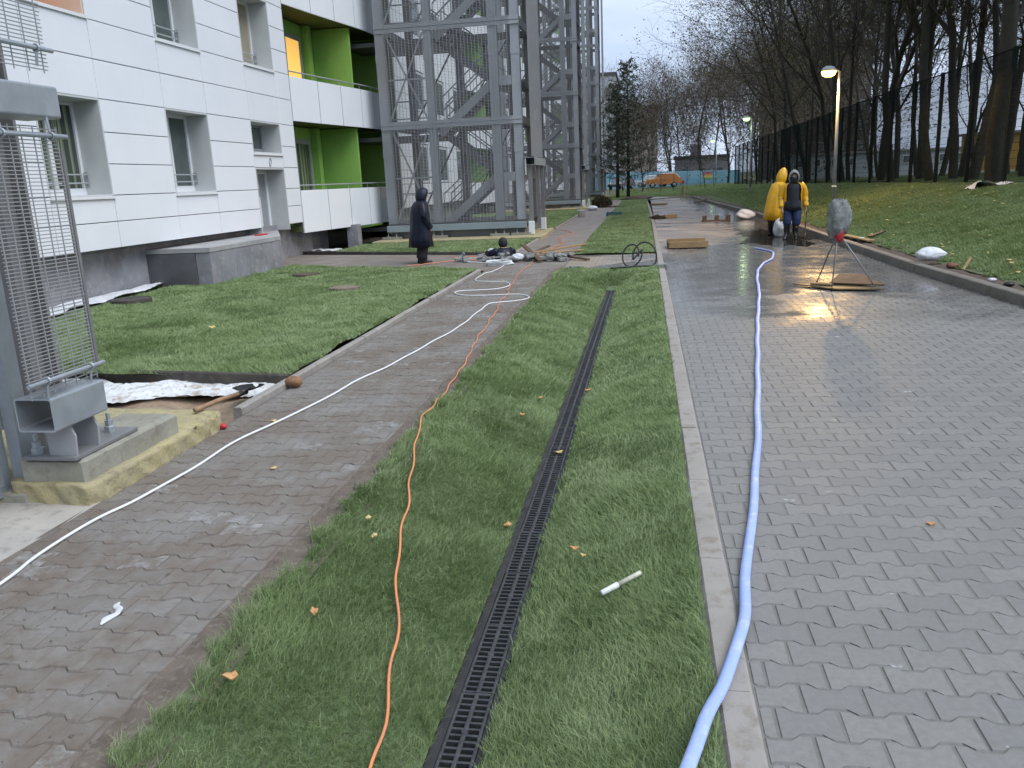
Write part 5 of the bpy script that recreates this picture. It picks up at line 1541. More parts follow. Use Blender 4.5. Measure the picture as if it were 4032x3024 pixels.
tag(MB().tube([(p.x + .03 * math.sin(p.y * 13 + p.x * 9), p.y, .012 + .01 * abs(math.sin(p.x * 9))) for p in spline([(-5.1, 17.3, 0), (-4.4, 18.1, 0), (-3.8, 18.4, 0), (-4.4, 18.9, 0), (-3.9, 19.1, 0), (-3.5, 18.8, 0), (-3.0, 18.9, 0), (-2.5, 18.9, 0), (-2.0, 19.3, 0), (-2.35, 20.6, 0), (-2.2, 22, 0), (-2.5, 24.5, 0), (-2.3, 26.5, 0), (-2.9, 28.5, 0)], .06)], .009, 5).build('cable', M['orange_cable'], None, True), 'tangled orange cable straggling across the path behind the rubble', 'cable')

# ------------------------------------------------------------------ rubble, planks, blocks on the cross path
def loose_block(loc, rz, tilt, label, group=None, sc=1.0, name='loose_paver'):
    vs, fs = paver_geo(-.1, .1)
    n = len(vs) // 2
    m = MB(); top = [(x * sc, y * sc, .03) for x, y, z in vs[:n]]; bot = [(x * sc, y * sc, -.03) for x, y, z in vs[n:]]
    mid = [(x * sc, y * sc, .022) for x, y, z in vs[n:]]
    m.loft([list(bot), list(mid), list(top)])
    o = m.build(name, M['paver_loose'], None)
    o.location = loc; o.rotation_euler = (tilt[0], tilt[1], rz)
    return tag(o, label, 'paver', group)
rg = random.Random(15)
for k in range(46):
    u = rg.random()
    x = -4.15 + 2.5 * u; y = 18.35 - .55 * u + rg.uniform(-.32, .32)
    if abs(x + 3.2) < .28 and y > 18.45: y -= .5
    lay = 0 if k < 30 else 1
    loose_block((x, y, .036 + .058 * lay + rg.uniform(0, .015)), rg.uniform(0, 3.14), (rg.gauss(0, .12 + .15 * lay), rg.gauss(0, .12 + .15 * lay)), 'grey loose paver heaped in the rubble around the hole', 'loose pavers of the rubble heap')
loose_block((-1.34, 15.86, .034), .3, (.05, .02), 'single grey paver lying alone beside the end of the swale')
loose_block((.29, 15.66, .048), .1, (0, 0), 'grey paver resting on the kerb next to the black hose')
def plank(a, b, w, h, mat_, label, name='plank', cat='plank', group=None):
    a = Vector(a); b = Vector(b); c = (a + b) / 2
    m = MB(); d = (b - a).normalized(); side = d.cross(Vector((0, 0, 1))).normalized(); up = side.cross(d).normalized()
    e = .006
    def rg_(p, k): return [p + side * x + up * y for x, y in ((-w / 2 + k, -h / 2), (w / 2 - k, -h / 2), (w / 2, -h / 2 + k), (w / 2, h / 2 - k), (w / 2 - k, h / 2), (-w / 2 + k, h / 2), (-w / 2, h / 2 - k), (-w / 2, -h / 2 + k))]
    m.loft([rg_(a - c, e), rg_(b - c, e)])
    o = m.build(name, mat_, None); o.location = c
    return tag(o, label, cat, group)
plank((-2.48, 18.1, .15), (-1.50, 20.8, .09), .09, .035, M['wood'], 'longest pale plank slanting away from the rubble over the path')
plank((-2.30, 18.3, .12), (-1.42, 19.05, .10), .10, .03, M['wood'], 'pale plank lying at the middle of the rubble heap')
plank((-2.2, 18.5, .10), (-1.19, 17.42, .035), .09, .04, M['wood_dark'], 'brown plank pointing right from the rubble toward the drive')
plank((-2.82, 19.1, .26), (-2.19, 17.35, .05), .11, .03, M['wood_dark'], 'dark wet plank sloping down at the front of the rubble')
plank((-2.5, 18.4, .12), (-2.2, 19.0, .22), .09, .03, M['wood_dark'], 'short dark plank end sticking up from the rubble')
def sack(name, label, c, r, seed, mat_=None, amp=.10, rz=0.0, cat='sack', fb=None, tie=None):
    o = MB().bag(r, seed, amp, .09, fb, tie=tie).build(name, mat_ or M['sack_w'], None, True)
    o.location = c; o.rotation_euler = (0, 0, rz)
    return tag(o, label, cat)
sack('plastic_bag', 'crumpled pale plastic bag on the rubble beside the person in the hole', (-2.72, 17.62, .11), (.13, .10, .07), 3, M['cloth_w'], .22, cat='bag')
sack('plastic_bag', 'small cream bag in the hand of the person in the hole', (-3.52, 18.95, .14), (.10, .08, .07), 5, M['cloth_w'], .2, .3, 'bag')
sack('white_sack', 'white sack standing behind the boots of the yellow-coated pair', (3.40, 22.25, .23), (.16, .14, .25), 8, None, .14, 0, 'sack', -.22)
sack('white_sack', 'lumpy white sack lying at the kerb beyond the yellow-coated pair', (3.52, 31.0, .13), (.33, .28, .19), 13, None, .22, 0.0, 'sack', -.12)
sack('white_sack', 'plump white sack lying on the bank kerb in the right foreground', (4.50, 14.2, .255), (.22, .13, .115), 21, None, .10, .05, 'sack', -.10, .05)
sack('white_sack', 'white sack lying by the second tower beside the brown bundle', (-2.75, 44.6, .12), (.30, .25, .13), 25, None, .12)

# ------------------------------------------------------------------ things on the far path
bk = thing('bucket', 'white plastic bucket standing at the left edge of the far path', 'bucket', (-2.81, 37.3, 0))
MB().lathe([(0, .0), (.15, .0), (.175, .30), (.185, .305), (.185, .32), (.165, .32), (.14, .02), (0, .02)], (-2.81, 37.3, 0), 20).build('body', M['bucket'], bk, True)
MB().tube([(-2.81 + .185 * math.cos(a), 37.3 - .05 * math.sin(a), .30 - .14 * math.sin(a)) for a in np.linspace(0, math.pi, 14)], .006, 5).build('handle', M['galv'], bk, True)
def bundle():
    V = []; r = np.random.default_rng(3); n = 1600
    c = np.array([-2.5, 48.6, .05]); th = r.uniform(0, 6.28, n); rad = np.sqrt(r.random(n)) * .55
    p = c + np.stack([rad * np.cos(th) * 1.0, rad * np.sin(th) * .7, r.random(n) * .62 * (1.05 - rad)], 1)
    d = r.normal(0, 1, (n, 3)) + [.2, 0, .9]; d /= np.linalg.norm(d, axis=1)[:, None]
    s = np.cross(d, r.normal(0, 1, (n, 3))); s /= np.linalg.norm(s, axis=1)[:, None]
    V = np.stack([p - s * .03, p + s * .03, p + d * .22], 1).reshape(-1, 3)
    o = thing('conifer_bundle', 'heaped brown green bundle of cut branches on the far path', 'bundle', (-2.5, 48.6, 0))
    MB().blob((-2.5, 48.6, .2), (.48, .32, .26), 4, 14, 9, .2, 0.0).build('core', M['bundle'], o, True)
    link('sprigs', raw_mesh('sprigs', V, np.arange(len(V)).reshape(-1, 3), M['bundle']), None, o)["kind"] = "stuff"
bundle()
tag(plank((-2.1, 47.6, .08), (-1.2, 47.2, .06), .2, .08, M['wood_dark'], 'flat dark board lying on the path right of the brown bundle', 'board', 'board'))
tc = thing('tool_case', 'dark teal tool crate lying across the far path edge', 'crate', (-1.37, 37.4, 0))
MB().cbox(-1.72, -1.02, 37.2, 37.6, .0, .17, .015).build('body', M['teal'], tc)
for k in range(4): MB().cbox(-1.68 + k * .17, -1.60 + k * .17, 37.19, 37.61, .172, .20, .006).build('rib', M['teal'], tc)

# ------------------------------------------------------------------ timber on the drive
def box_frame():
    t = thing('timber_box', 'shallow pale timber box frame lying on the wet drive by the kerb', 'timber frame', (.98, 20.4, 0))
    MB().cbox(.53, 1.42, 19.55, 19.60, .03, .17, .004).build('board', M['wood'], t)
    MB().cbox(.53, 1.42, 20.55, 20.60, .03, .17, .004).build('board', M['wood'], t)
    MB().cbox(.50, .528, 19.57, 20.58, .03, .16, .004).build('board', M['wood_dark'], t)
    MB().cbox(.54, 1.41, 19.61, 20.54, .03, .06, .004).build('floor_board', M['wood'], t)
    for x in (.68, .95, 1.22): MB().cbox(x, x + .10, 19.57, 20.57, .0, .028, .003).build('bearer', M['wood_dark'], t)
box_frame()
def pallet():
    t = thing('pallet', 'low dark pallet piece with three blocks on the sandy part of the drive', 'pallet', (2.45, 30.5, 0))
    MB().cbox(1.98, 2.95, 30.3, 30.75, .0, .04, .004).build('board', M['wood_dark'], t)
    for x in (2.0, 2.42, 2.82): MB().cbox(x, x + .14, 30.4, 30.6, .042, .20, .006).build('block', M['wood_dark'], t)
pallet()
plank((.72, 33.6, .07), (1.20, 33.9, .07), .16, .13, M['wood'], 'short thick timber lying right of the heap of brown leaves')
plank((.4, 48.7, .06), (1.15, 48.1, .06), .2, .1, M['wood'], 'pale timber lying across the far drive near its left kerb')
plank((2.75, 49.0, .06), (3.5, 49.7, .20), .14, .05, M['wood_dark'], 'dark plank tilted at the far right kerb of the drive')
plank((2.8, 49.5, .10), (3.4, 48.9, .10), .14, .05, M['wood_dark'], 'dark plank crossing under the tilted one at the far right kerb')
def leaf_heap():
    r = np.random.default_rng(8); n = 900
    th = r.uniform(0, 6.28, n); rad = np.sqrt(r.random(n)) * .33
    P = np.stack([.45 + rad * np.cos(th), 33.5 + rad * np.sin(th), .02 + r.random(n) * .17 * (1 - rad / .36)], 1)
    a = r.normal(0, 1, (n, 3)); a /= np.linalg.norm(a, axis=1)[:, None]; b = np.cross(a, r.normal(0, 1, (n, 3))); b /= np.linalg.norm(b, axis=1)[:, None]
    V = np.stack([P - a * .05, P + b * .03, P + a * .05], 1).reshape(-1, 3)
    tag(link('leaf_heap', raw_mesh('leaf_heap', V, np.arange(3 * n).reshape(-1, 3), M['leaf_brown']), None), 'small heap of raked brown leaves against the left kerb of the drive', 'leaf heap', None, 'stuff')
leaf_heap()
def easel():
    t = thing('marker_tripod', 'tiny orange-topped wooden marker tripod at the far end of the drive', 'tripod', (2.45, 57, 0))
    for x, y in ((2.28, 57.1), (2.62, 56.8), (2.45, 57.4)): MB().bar((x, y, 0), (2.45, 57.05, 1.05), .04).build('leg', M['wood'], t)
    MB().cbox(2.38, 2.52, 56.98, 57.12, 1.05, 1.25, .02).build('top', M['red'], t)
easel()
tag(MB().blob((.9, 60.6, .03), (.7, .5, .12), 5, 16, 8, .2, 0).build('gravel_heap', M['slab'], None, True), 'low grey gravel heap at the far end of the drive', 'heap')
tag(MB().blob((-.5, 61.5, .05), (1.1, .6, .22), 9, 16, 8, .25, 0).build('soil_heap', M['soil'], None, True), 'dark soil heap at the far end of the grass strip', 'heap')

# ------------------------------------------------------------------ wrapped tripod in the wet drive
def wrapped_tripod():
    t = thing('wrapped_tripod', 'tripod topped with grey plastic film and a red rag on the wet drive', 'tripod', (2.75, 12.3, 0))
    apex = Vector((2.66, 12.25, .80))
    for (x, y) in ((2.54, 12.95), (2.56, 12.02), (3.17, 12.06)):
        MB().tube([(x, y, .012), ((x + apex.x) / 2, (y + apex.y) / 2, .42), apex], [.008, .011, .014], 7).build('leg', M['steel_mid'], t, True)
        MB().lathe([(0, 0), (.014, 0), (.011, .04), (0, .04)], (x, y, .002), 8).build('foot', M['black_rubber'], t)
    MB().tube([apex + Vector((0, 0, -.1)), apex + Vector((0, 0, .45))], .018, 8).build('stem', M['steel_dark'], t)
    # crumpled film
    r = random.Random(4); ph = [r.uniform(0, 6.28) for _ in range(12)]; rings = []
    for i, (z, rx, ry) in enumerate(((.78, .05, .05), (.80, .105, .10), (.88, .14, .12), (.98, .15, .13), (1.08, .15, .13), (1.16, .14, .12), (1.22, .11, .09), (1.245, .05, .04))):
        rg_ = []
        for j in range(36):
            a = 2 * math.pi * j / 36
            k = 1 + .09 * math.sin(4 * a + ph[0] + i * .6) + .07 * math.sin(7 * a - i * .9 + ph[1]) + .05 * math.sin(11 * a + i * 2.3 + ph[2]) + .05 * math.sin(3 * a + i * 2.9)
            rg_.append((apex.x + rx * k * math.cos(a), apex.y + ry * k * math.sin(a), z + .018 * math.sin(5 * a + i) + .012 * math.sin(9 * a + i * 2) - (.06 * max(0, math.cos(a - 3.0)) if i < 2 else 0)))
        rings.append(rg_)
    MB().loft(rings).build('plastic_wrap', M['film'], t, True)
    MB().tube([(apex.x + .04, apex.y - .05, 1.2), (apex.x + .06, apex.y - .06, 1.29)], .006, 5).build('wire_end', M['steel_dark'], t)
    rag = MB().loft([[(apex.x + .01 + .055 * k * math.cos(a) + .02 * (1 - k), apex.y - .04 + .045 * k * math.sin(a), z) for a in np.linspace(0, 2 * math.pi, 14)[:-1]] for z, k in ((.665, .25), (.71, .9), (.78, 1.25), (.84, 1.1), (.87, .4))])
    rag.build('red_rag', M['red'], t, True)
wrapped_tripod()
def board_pile():
    def sheet_board(name, pts, label, mat_=M['ply']):
        m = MB(); n = len(pts)
        m.loft([[(x, y, z - .009) for x, y, z in pts], [(x, y, z + .009) for x, y, z in pts]])
        tag(m.build(name, mat_, None), label, 'board')
    sheet_board('plywood_board', [(2.16, 12.72, .03), (2.62, 12.05, .03), (3.22, 11.90, .035), (2.95, 12.5, .04)], 'long wet plywood strip lying under the wrapped tripod')
    sheet_board('plywood_board', [(2.62, 12.45, .065), (3.25, 12.0, .075), (3.15, 12.75, .14), (2.85, 12.95, .12)], 'darker curled plywood offcut propped on the strip under the tripod', M['wood_dark'])
    sheet_board('plywood_board', [(2.36, 12.50, .055), (2.60, 12.30, .06), (2.66, 12.40, .062), (2.42, 12.60, .058)], 'small pale plywood offcut on the left of the tripod boards', M['wood'])
board_pile()

# ------------------------------------------------------------------ left pit: shovel, stone, sheets
def shovel():
    t = thing('shovel', 'shovel with wooden handle lying on the pit edge, blade dark', 'shovel', (-3.42, 6.2, .05))
    a, b = Vector((-3.30, 5.42, .16)), Vector((-3.36, 6.28, .07))
    MB().tube([a, a.lerp(b, .5) + Vector((0, 0, .01)), b], [.019, .018, .019], 10).build('handle', M['handle'], t, True)
    MB().tube([a.lerp(b, .86), b + Vector((-.005, .06, -.01))], [.023, .02], 10).build('socket', M['black_metal'], t, True)
    d = (b - a).normalized(); s = d.cross(Vector((0, 0, 1))).normalized(); u = s.cross(d)
    rings = []
    for f, w in ((0, .055), (.03, .105), (.10, .115), (.2, .112), (.25, .085), (.285, .03)):
        p = b + d * (f - .01) + Vector((0, 0, .035))
        rings.append([p + s * w * k + u * (-.030 * (1 - k * k)) for k in (-1, -.6, -.2, .2, .6, 1)] + [p + s * w * k + u * (-.030 * (1 - k * k) + .004) for k in (1, .6, .2, -.2, -.6, -1)])
    MB().loft(rings).build('blade', M['black_metal'], t, True)
shovel()
tag(MB().blob((-3.10, 6.72, .055), (.085, .06, .05), 3, 14, 9, .12).build('stone', mat('orange_brown_stone', (.30, .16, .085), (.20, .11, .065), 14, .9, bump=.5), None, True), 'orange brown rough stone sitting on the lawn kerb by the pit', 'stone')
tag(MB().blob((-3.12, 5.46, .022), (.03, .022, .022), 2, 10, 7, .2).build('red_plug', M['red'], None, True), 'tiny red plug lying by the corner of the yellowish pad', 'plug')
def rag_sheet(name, label, pts_fn, nu, nv, mat_, amp, seed, cat='sheet'):
    r = np.random.default_rng(seed)
    us, vs = np.linspace(0, 1, nu), np.linspace(0, 1, nv)
    P = []
    for v in vs:
        for u in us:
            x, y, z = pts_fn(u, v)
            P.append((x, y, z + amp * (math.sin(u * 19 + 5 * math.sin(v * 7)) * .5 + .5) * (.4 + .6 * math.sin(v * 13 + u * 4) ** 2) + r.random() * amp * .25))
    P = np.array(P); i = np.arange((nu - 1) * (nv - 1)); a = (i // (nu - 1)) * nu + i % (nu - 1)
    T = np.concatenate([np.stack([a, a + 1, a + nu + 1], 1), np.stack([a, a + nu + 1, a + nu], 1)])
    me = raw_mesh(name, P, T, mat_); me.polygons.foreach_set("use_smooth", [True] * len(me.polygons))
    return tag(link(name, me, None), label, cat)
rag_sheet('geotextile_sheet', 'crumpled white geotextile lying in the pit below the dark board', lambda u, v: (-6.6 + 3.25 * u, 6.55 + .12 * math.sin(u * 9) - .02 * u + v * (.80 - .30 * u + .05 * math.sin(u * 21)), -.07 + .012 * v), 90, 18, M['cloth_dirty'], .055, 1)
rag_sheet('geotextile_sheet', 'white geotextile strip between the lawn and the grey plinth', lambda u, v: (-9.3 + .62 * v * (1 - .55 * u) + .05 * math.sin(u * 17), 10.6 + 3.85 * u, .055 + .03 * u), 50, 10, M['cloth_w'], .05, 2)
rag_sheet('plastic_sheet', 'pale plastic sheet on the ground beneath the curved balcony', lambda u, v: (-9.5 + 1.0 * u, 22.35 - u * .3 + v * .5, .03), 24, 8, M['cloth_w'], .04, 3)
rag_sheet('plastic_sheet', 'white crumpled sheet draped on the bank by the fence posts', lambda u, v: (8.35 + 1.0 * u, 23.3 + v * .7 + .3 * math.sin(u * 7), float(bank_z(8.35 + u, 23.5)) + .03 + .16 * max(0, math.sin(u * 6.5)) * (1 - v)), 30, 10, M['cloth_w'], .05, 4)
def hatch(loc, r, label, mat_):
    o = MB().lathe([(0, .05), (r * .8, .05), (r * .82, .042), (r * .9, .042), (r * .92, .05), (r, .046), (r, -.05), (0, -.05)], (0, 0, 0), 28).build('manhole_cover', mat_, None)
    o.location = loc
    tag(o, label, 'manhole cover')
hm = mat('sandy_hatch', (.24, .185, .14), (.17, .135, .10), 9, .9, bump=.4)
hatch((-5.04, 13.3, .042), .26, 'sandy round manhole cover in the middle of the left lawn', hm)
hatch((-6.75, 15.75, .03), .27, 'round manhole cover sunk in the grass near the porch corner', M['soil'])
hatch((-8.35, 12.3, .06), .32, 'dark round cover at the lawn edge next to the white geotextile', M['board'])

# ------------------------------------------------------------------ bits by the right-hand bank
plank((4.58, 12.95, .15), (4.72, 13.1, .30), .04, .02, M['wood'], 'short pale stick standing out of the soil strip on the right', 'stick', 'stick')
def rubble_bits(spots):
    for x, y, s, m, lab, nm, ct in spots:
        o = MB().blob((0, 0, 0), (s, s * .6, s * .45), int(x * 100) % 97, 10, 6, .25).build(nm, M[m], None, True)
        o.location = (x, y, float(bank_z(x, y)) + s * .35 if x > 4.3 else .02); tag(o, lab, ct)
rubble_bits([(4.62, 13.5, .10, 'rust', 'red brown brick rubble on the soil strip behind the white sack', 'brick_rubble', 'rubble'),
             (4.58, 11.9, .055, 'cloth_w', 'small white scrap near the nearest end of the bank kerb', 'white_scrap', 'scrap'),
             (4.60, 11.4, .07, 'black_rubber', 'black scrap beside the white one on the bank kerb', 'black_scrap', 'scrap'),
             (4.62, 19.0, .09, 'cloth_w', 'white scrap on the soil strip behind the wrapped tripod', 'white_scrap', 'scrap'),
             (4.75, 16.5, .07, 'soil', 'clod of soil on the strip left of the white kerb sack', 'soil_clod', 'clod')])
plank((4.75, 18.9, .20), (5.12, 19.2, .28), .10, .03, M['black_rubber'], 'black board end lying at the bottom of the grass bank', 'board', 'board')
plank((4.5, 20.2, .16), (4.65, 18.3, .16), .18, .03, M['wood'], 'pale board lying along the soil strip behind the tripod', 'board', 'board')

# ------------------------------------------------------------------ litter
def leaf(x, y, z, s, m, label, rz):
    mb = MB(); n = 10; r = random.Random(int(x * 977 + y * 131)); up = []; dn = []
    for j in range(n):
        a = 2 * math.pi * j / n; k = s * (1 if j % 2 else .70) * r.uniform(.85, 1.1)
        h = .18 * s * math.sin(2 * a + r.random())
        up.append((k * math.cos(a), .75 * k * math.sin(a), h + .006)); dn.append((k * math.cos(a), .75 * k * math.sin(a), h))
    mb.add(up + dn + [(0, 0, .008), (0, 0, .0)], [(j, (j + 1) % n, 2 * n) for j in range(n)] + [(n + (j + 1) % n, n + j, 2 * n + 1) for j in range(n)] + [(j, n + j, n + (j + 1) % n, (j + 1) % n) for j in range(n)])
    o = mb.build('fallen_leaf', M[m], None); o.location = (x, y, z); o.rotation_euler = (r.uniform(-.2, .2), r.uniform(-.2, .2), rz)
    tag(o, label, 'leaf')
LV_ = [(-1.47, 2.40, .032, 'dead_leaf', 'orange leaf lowest on the swale grass at the path side'), (-1.36, 2.90, .026, 'dead_leaf', 'orange leaf on the swale grass left of the orange cable'),
       (-1.35, 3.65, .024, 'yellow_leaf', 'yellow leaf on the grass beside the orange cable, lower of two'), (-1.44, 3.83, .020, 'yellow_leaf', 'small yellow leaf on the grass beside the orange cable, upper of two'),
       (-.64, 5.69, .038, 'yellow_leaf', 'tan leaf lying across the drain gratings'), (-.90, 6.82, .035, 'dead_leaf', 'dull orange leaf high on the left slope of the swale'),
       (-.98, 6.24, .030, 'dead_leaf', 'small orange leaf on the left slope of the swale'), (-.36, 3.79, .028, 'dead_leaf', 'curled orange leaf right of the drain'),
       (-.31, 3.67, .018, 'yellow_leaf', 'tiny tan leaf just below the curled one right of the drain'), (-.90, 2.10, .02, 'yellow_leaf', 'pale leaf at the bottom edge by the orange cable'),
       (-5.37, 9.44, .05, 'yellow_leaf', 'bright yellow leaf alone on the left lawn'), (-2.81, 5.65, .03, 'yellow_leaf', 'tan leaf against the white cable on the path'),
       (-2.33, 4.61, .025, 'yellow_leaf', 'small yellow leaf on the muddy path'), (-.53, 7.33, .035, 'dead_leaf', 'brown leaf on the far part of the drain gratings'),
       (-.78, 4.25, .03, 'dead_leaf', 'brown leaf caught on the left rim of the drain'), (1.35, 3.95, .022, 'dead_leaf', 'single orange leaf on the grey drive pavers')]
for x, y, s, m, lab in LV_:
    if x > .3: z = .006
    elif x < -3.2: z = .10
    elif x < -1.62: z = .008
    elif abs(x - GX(y)) < .09: z = DRAIN_Z + .012
    else: z = float(swale_z(x, y)) + .05
    leaf(x, y, z, s, m, lab, x * 7 + y * 3)
def marker():
    t = thing('marker_pen', 'white tube with cap lying on the right slope of the swale', 'tube', (-.11, 3.31, .0))
    a, b = Vector((-.20, 3.27, float(swale_z(-.2, 3.27)) + .045)), Vector((-.03, 3.37, float(swale_z(-.03, 3.37)) + .045))
    c = a.lerp(b, .42)
    MB().tube([a, a.lerp(c, .06), c], [.011, .0135, .0135], 12).build('cap', M['bucket'], t, True)
    MB().tube([c, a.lerp(b, .93), b], [.0115, .0115, .010], 12).build('barrel', mat('ivory_plastic', (.62, .60, .48), (.5, .5, .42), 20, .4), t, True)
marker()
tag(MB().loft([[(-2.24 + .018 * math.cos(a) * k + dx, 2.83 + dy + .012 * math.sin(a) * k, .008 + .008 * math.sin(a) * k) for a in np.linspace(0, 2 * math.pi, 11)[:-1]] for dx, dy, k in ((.02, -.09, .4), (.015, -.06, 1), (.035, -.01, .7), (.02, .03, .9), (-.01, .05, .8), (-.015, .08, .3))]).build('paper_scrap', M['cloth_w'], None), 'twisted white paper scrap on the muddy path in the left foreground', 'scrap')
# scattered grit and crumbs on the path: too many to count
def grit():
    r = np.random.default_rng(5); n = 3000
    x = r.uniform(-3.12, -1.62, n); y = 1.4 + 14 * r.random(n) ** 1.6
    e = r.random(n) < .45; x[e] = -1.70 + r.normal(0, .05, e.sum())
    s = np.exp(r.normal(-5.75, .45, n)); V = []; T = []
    base = np.array([(1, 0, 0), (-.5, .87, 0), (-.5, -.87, 0), (0, 0, .9)])
    a = r.uniform(0, 6.28, n); ca, sa = np.cos(a), np.sin(a)
    P = np.zeros((n, 4, 3)); P[:, :, 0] = x[:, None] + s[:, None] * (base[None, :, 0] * ca[:, None] - base[None, :, 1] * sa[:, None])
    P[:, :, 1] = y[:, None] + s[:, None] * (base[None, :, 0] * sa[:, None] + base[None, :, 1] * ca[:, None]); P[:, :, 2] = .001 + s[:, None] * base[None, :, 2]
    i = np.arange(n)[:, None] * 4
    T = np.concatenate([i + np.array([0, 1, 3]), i + np.array([1, 2, 3]), i + np.array([2, 0, 3])])
    tag(link('soil_crumbs', raw_mesh('soil_crumbs', P.reshape(-1, 3), T, M['soil_dry']), None), 'soil crumbs scattered over the muddy path', 'soil crumbs', None, 'stuff')
grit()
# muddy puddle round the yellow-coated pair
def puddle():
    pts = []
    for j in range(90):
        a = 2 * math.pi * j / 90
        k = 1 + .16 * math.sin(3 * a + 1) + .14 * math.sin(5 * a + 2) + .11 * math.sin(9 * a) + .08 * math.sin(17 * a + 1)
        pts.append((min(3.3 + (.85 - .3 * math.sin(a)) * k * math.cos(a), 4.17), 22.6 + 2.9 * k * math.sin(a), .0045))
    m = MB(); m.add(pts + [(3.0, 22.8, .0045)], [(j, (j + 1) % 90, 90) for j in range(90)])
    m.build('puddle', M['mud_water'], None)["kind"] = "structure"
puddle()
# ------------------------------------------------------------------ grass blades
def blades(name, label, pts, z, d, mat_, seed, hmul=1.0, wmul=1.0, fine=6.5):
    """one triangle far away, bent two-part blade close by; width follows the viewing distance the turf was dressed for"""
    r = np.random.default_rng(seed)
    n = len(pts)
    x, y = pts[:, 0], pts[:, 1]
    patch = .5 + .5 * np.sin(x * 3.1 + 1.7 * np.sin(y * 2.3)) * np.sin(y * 2.7 + 1.3 * np.sin(x * 1.9))
    tuft = .5 + .5 * np.sin(x * 9.7 + 2 * np.sin(y * 6.3)) * np.sin(y * 8.9 + 2 * np.sin(x * 7.1))
    edge_h = np.exp(-np.abs(x + 1.6) / .07) if name == 'swale_grass' else 0.0
    h = hmul * (.019 + .015 * r.random(n) + .014 * patch * tuft) * (1 + .55 * (r.random(n) < .10)) * (1 + .5 * edge_h)
    w = wmul * np.clip(.00085 * d, .0022, .03) * r.uniform(.7, 1.3, n)
    a = r.uniform(0, 2 * np.pi, n)
    lean_a = 2 * np.pi * (.5 * patch + .18 * r.normal(0, 1, n)) + 1.2 * np.sin(x * 1.3)
    lean = h * r.uniform(.45, 1.6, n)
    bx, by = np.cos(a) * w, np.sin(a) * w
    lx, ly = np.cos(lean_a) * lean, np.sin(lean_a) * lean
    near = d < fine
    V, T = [], []
    k = 0
    i = np.where(~near)[0]
    if len(i):
        P = np.stack([np.stack([x[i] - bx[i], y[i] - by[i], z[i]], 1), np.stack([x[i] + bx[i], y[i] + by[i], z[i]], 1), np.stack([x[i] + lx[i], y[i] + ly[i], z[i] + h[i]], 1)], 1)
        V.append(P.reshape(-1, 3)); T.append(np.arange(len(i) * 3).reshape(-1, 3)); k += len(i) * 3
    i = np.where(near)[0]
    if len(i):
        m = .5
        P = np.stack([np.stack([x[i] - bx[i] * .5, y[i] - by[i] * .5, z[i] - .004], 1), np.stack([x[i] + bx[i] * .5, y[i] + by[i] * .5, z[i] - .004], 1),
                      np.stack([x[i] - bx[i] * .45 + lx[i] * .28, y[i] - by[i] * .45 + ly[i] * .28, z[i] + h[i] * .62], 1), np.stack([x[i] + bx[i] * .45 + lx[i] * .28, y[i] + by[i] * .45 + ly[i] * .28, z[i] + h[i] * .62], 1),
                      np.stack([x[i] + lx[i], y[i] + ly[i], z[i] + h[i]], 1)], 1)
        q = np.arange(len(i))[:, None] * 5 + k
        V.append(P.reshape(-1, 3)); T.append(np.concatenate([q + np.array([0, 1, 3]), q + np.array([0, 3, 2]), q + np.array([2, 3, 4])]))
    me = raw_mesh(name, np.concatenate(V), np.concatenate(T), mat_)
    return tag(link(name, me, None), label, 'grass', None, 'stuff')

def scatter(x0, x1, y0, y1, dens, seed, keep=None):
    """dens(d) blades per square metre at distance d"""
    r = np.random.default_rng(seed)
    out = []
    y = y0
    while y < y1:
        step = max(.25, .06 * y); yb = min(y1, y + step)
        d = max(1.8, math.hypot((y + yb) / 2, min(abs(x0), abs(x1)) * .7))
        n = int(dens(d) * (x1 - x0) * (yb - y))
        out.append(np.stack([r.uniform(x0, x1, n), r.uniform(y, yb, n)], 1)); y = yb
    P = np.concatenate(out)
    if keep is not None: P = P[keep(P[:, 0], P[:, 1])]
    # drop what the frame can never show
    vis = (P[:, 0] > -2.6 - .72 * (P[:, 1] - 1.5)) & (P[:, 0] < 1.6 + .62 * (P[:, 1] - 1.5))
    return P[vis]
dist = lambda P: np.hypot(np.hypot(P[:, 0], P[:, 1]), 1.6)
dn = lambda d: min(22000, 2.0 / (.00085 * d * .03))
edge = lambda x, y: (x > -1.61 + .05 * np.sin(y * 9) * np.sin(y * 3.3) + .03 * np.sin(y * 31) + .02 * np.sin(y * 67)) & (x < .215 + .008 * np.sin(y * 23))
P = scatter(-1.68, .225, 1.65, 15.62, dn, 1, lambda x, y: edge(x, y) & ((np.abs(x - GX(y) + .008) > .097 + .006 * np.sin(y * 40)) | (y > 14.82)) & (y < 15.6))
blades('swale_grass', 'short green turf covering both slopes of the swale', P, swale_z(P[:, 0], P[:, 1]), dist(P), M['grass'], 2)
P = scatter(-9.3, -3.30, 7.12, 18.4, lambda d: .62 * dn(d), 3, lambda x, y: (y < LY(x) + .03 * np.sin(x * 9)) & ~((x < -8.02) & (y > 14.42)) & (np.hypot(x + 5.04, y - 13.3) > .25) & (np.hypot(x + 6.75, y - 15.75) > .26) & (np.hypot(x + 8.35, y - 12.3) > .31) & ~((x < -8.75 - .12 * (y - 10.6) + .25) & (y > 10.3) & (y < 14.4)))
blades('lawn_grass', 'green turf of the lawn between the path and the white building', P, lawn_left_z(P[:, 0], P[:, 1]), dist(P), M['grass'], 4, 1.15)
P = scatter(-8.4, -3.16, 19.6, 24.1, lambda d: .55 * dn(d), 5, lambda x, y: y > 21.75 - (x + 8.4) / 5.25 * 2.0 + .02)
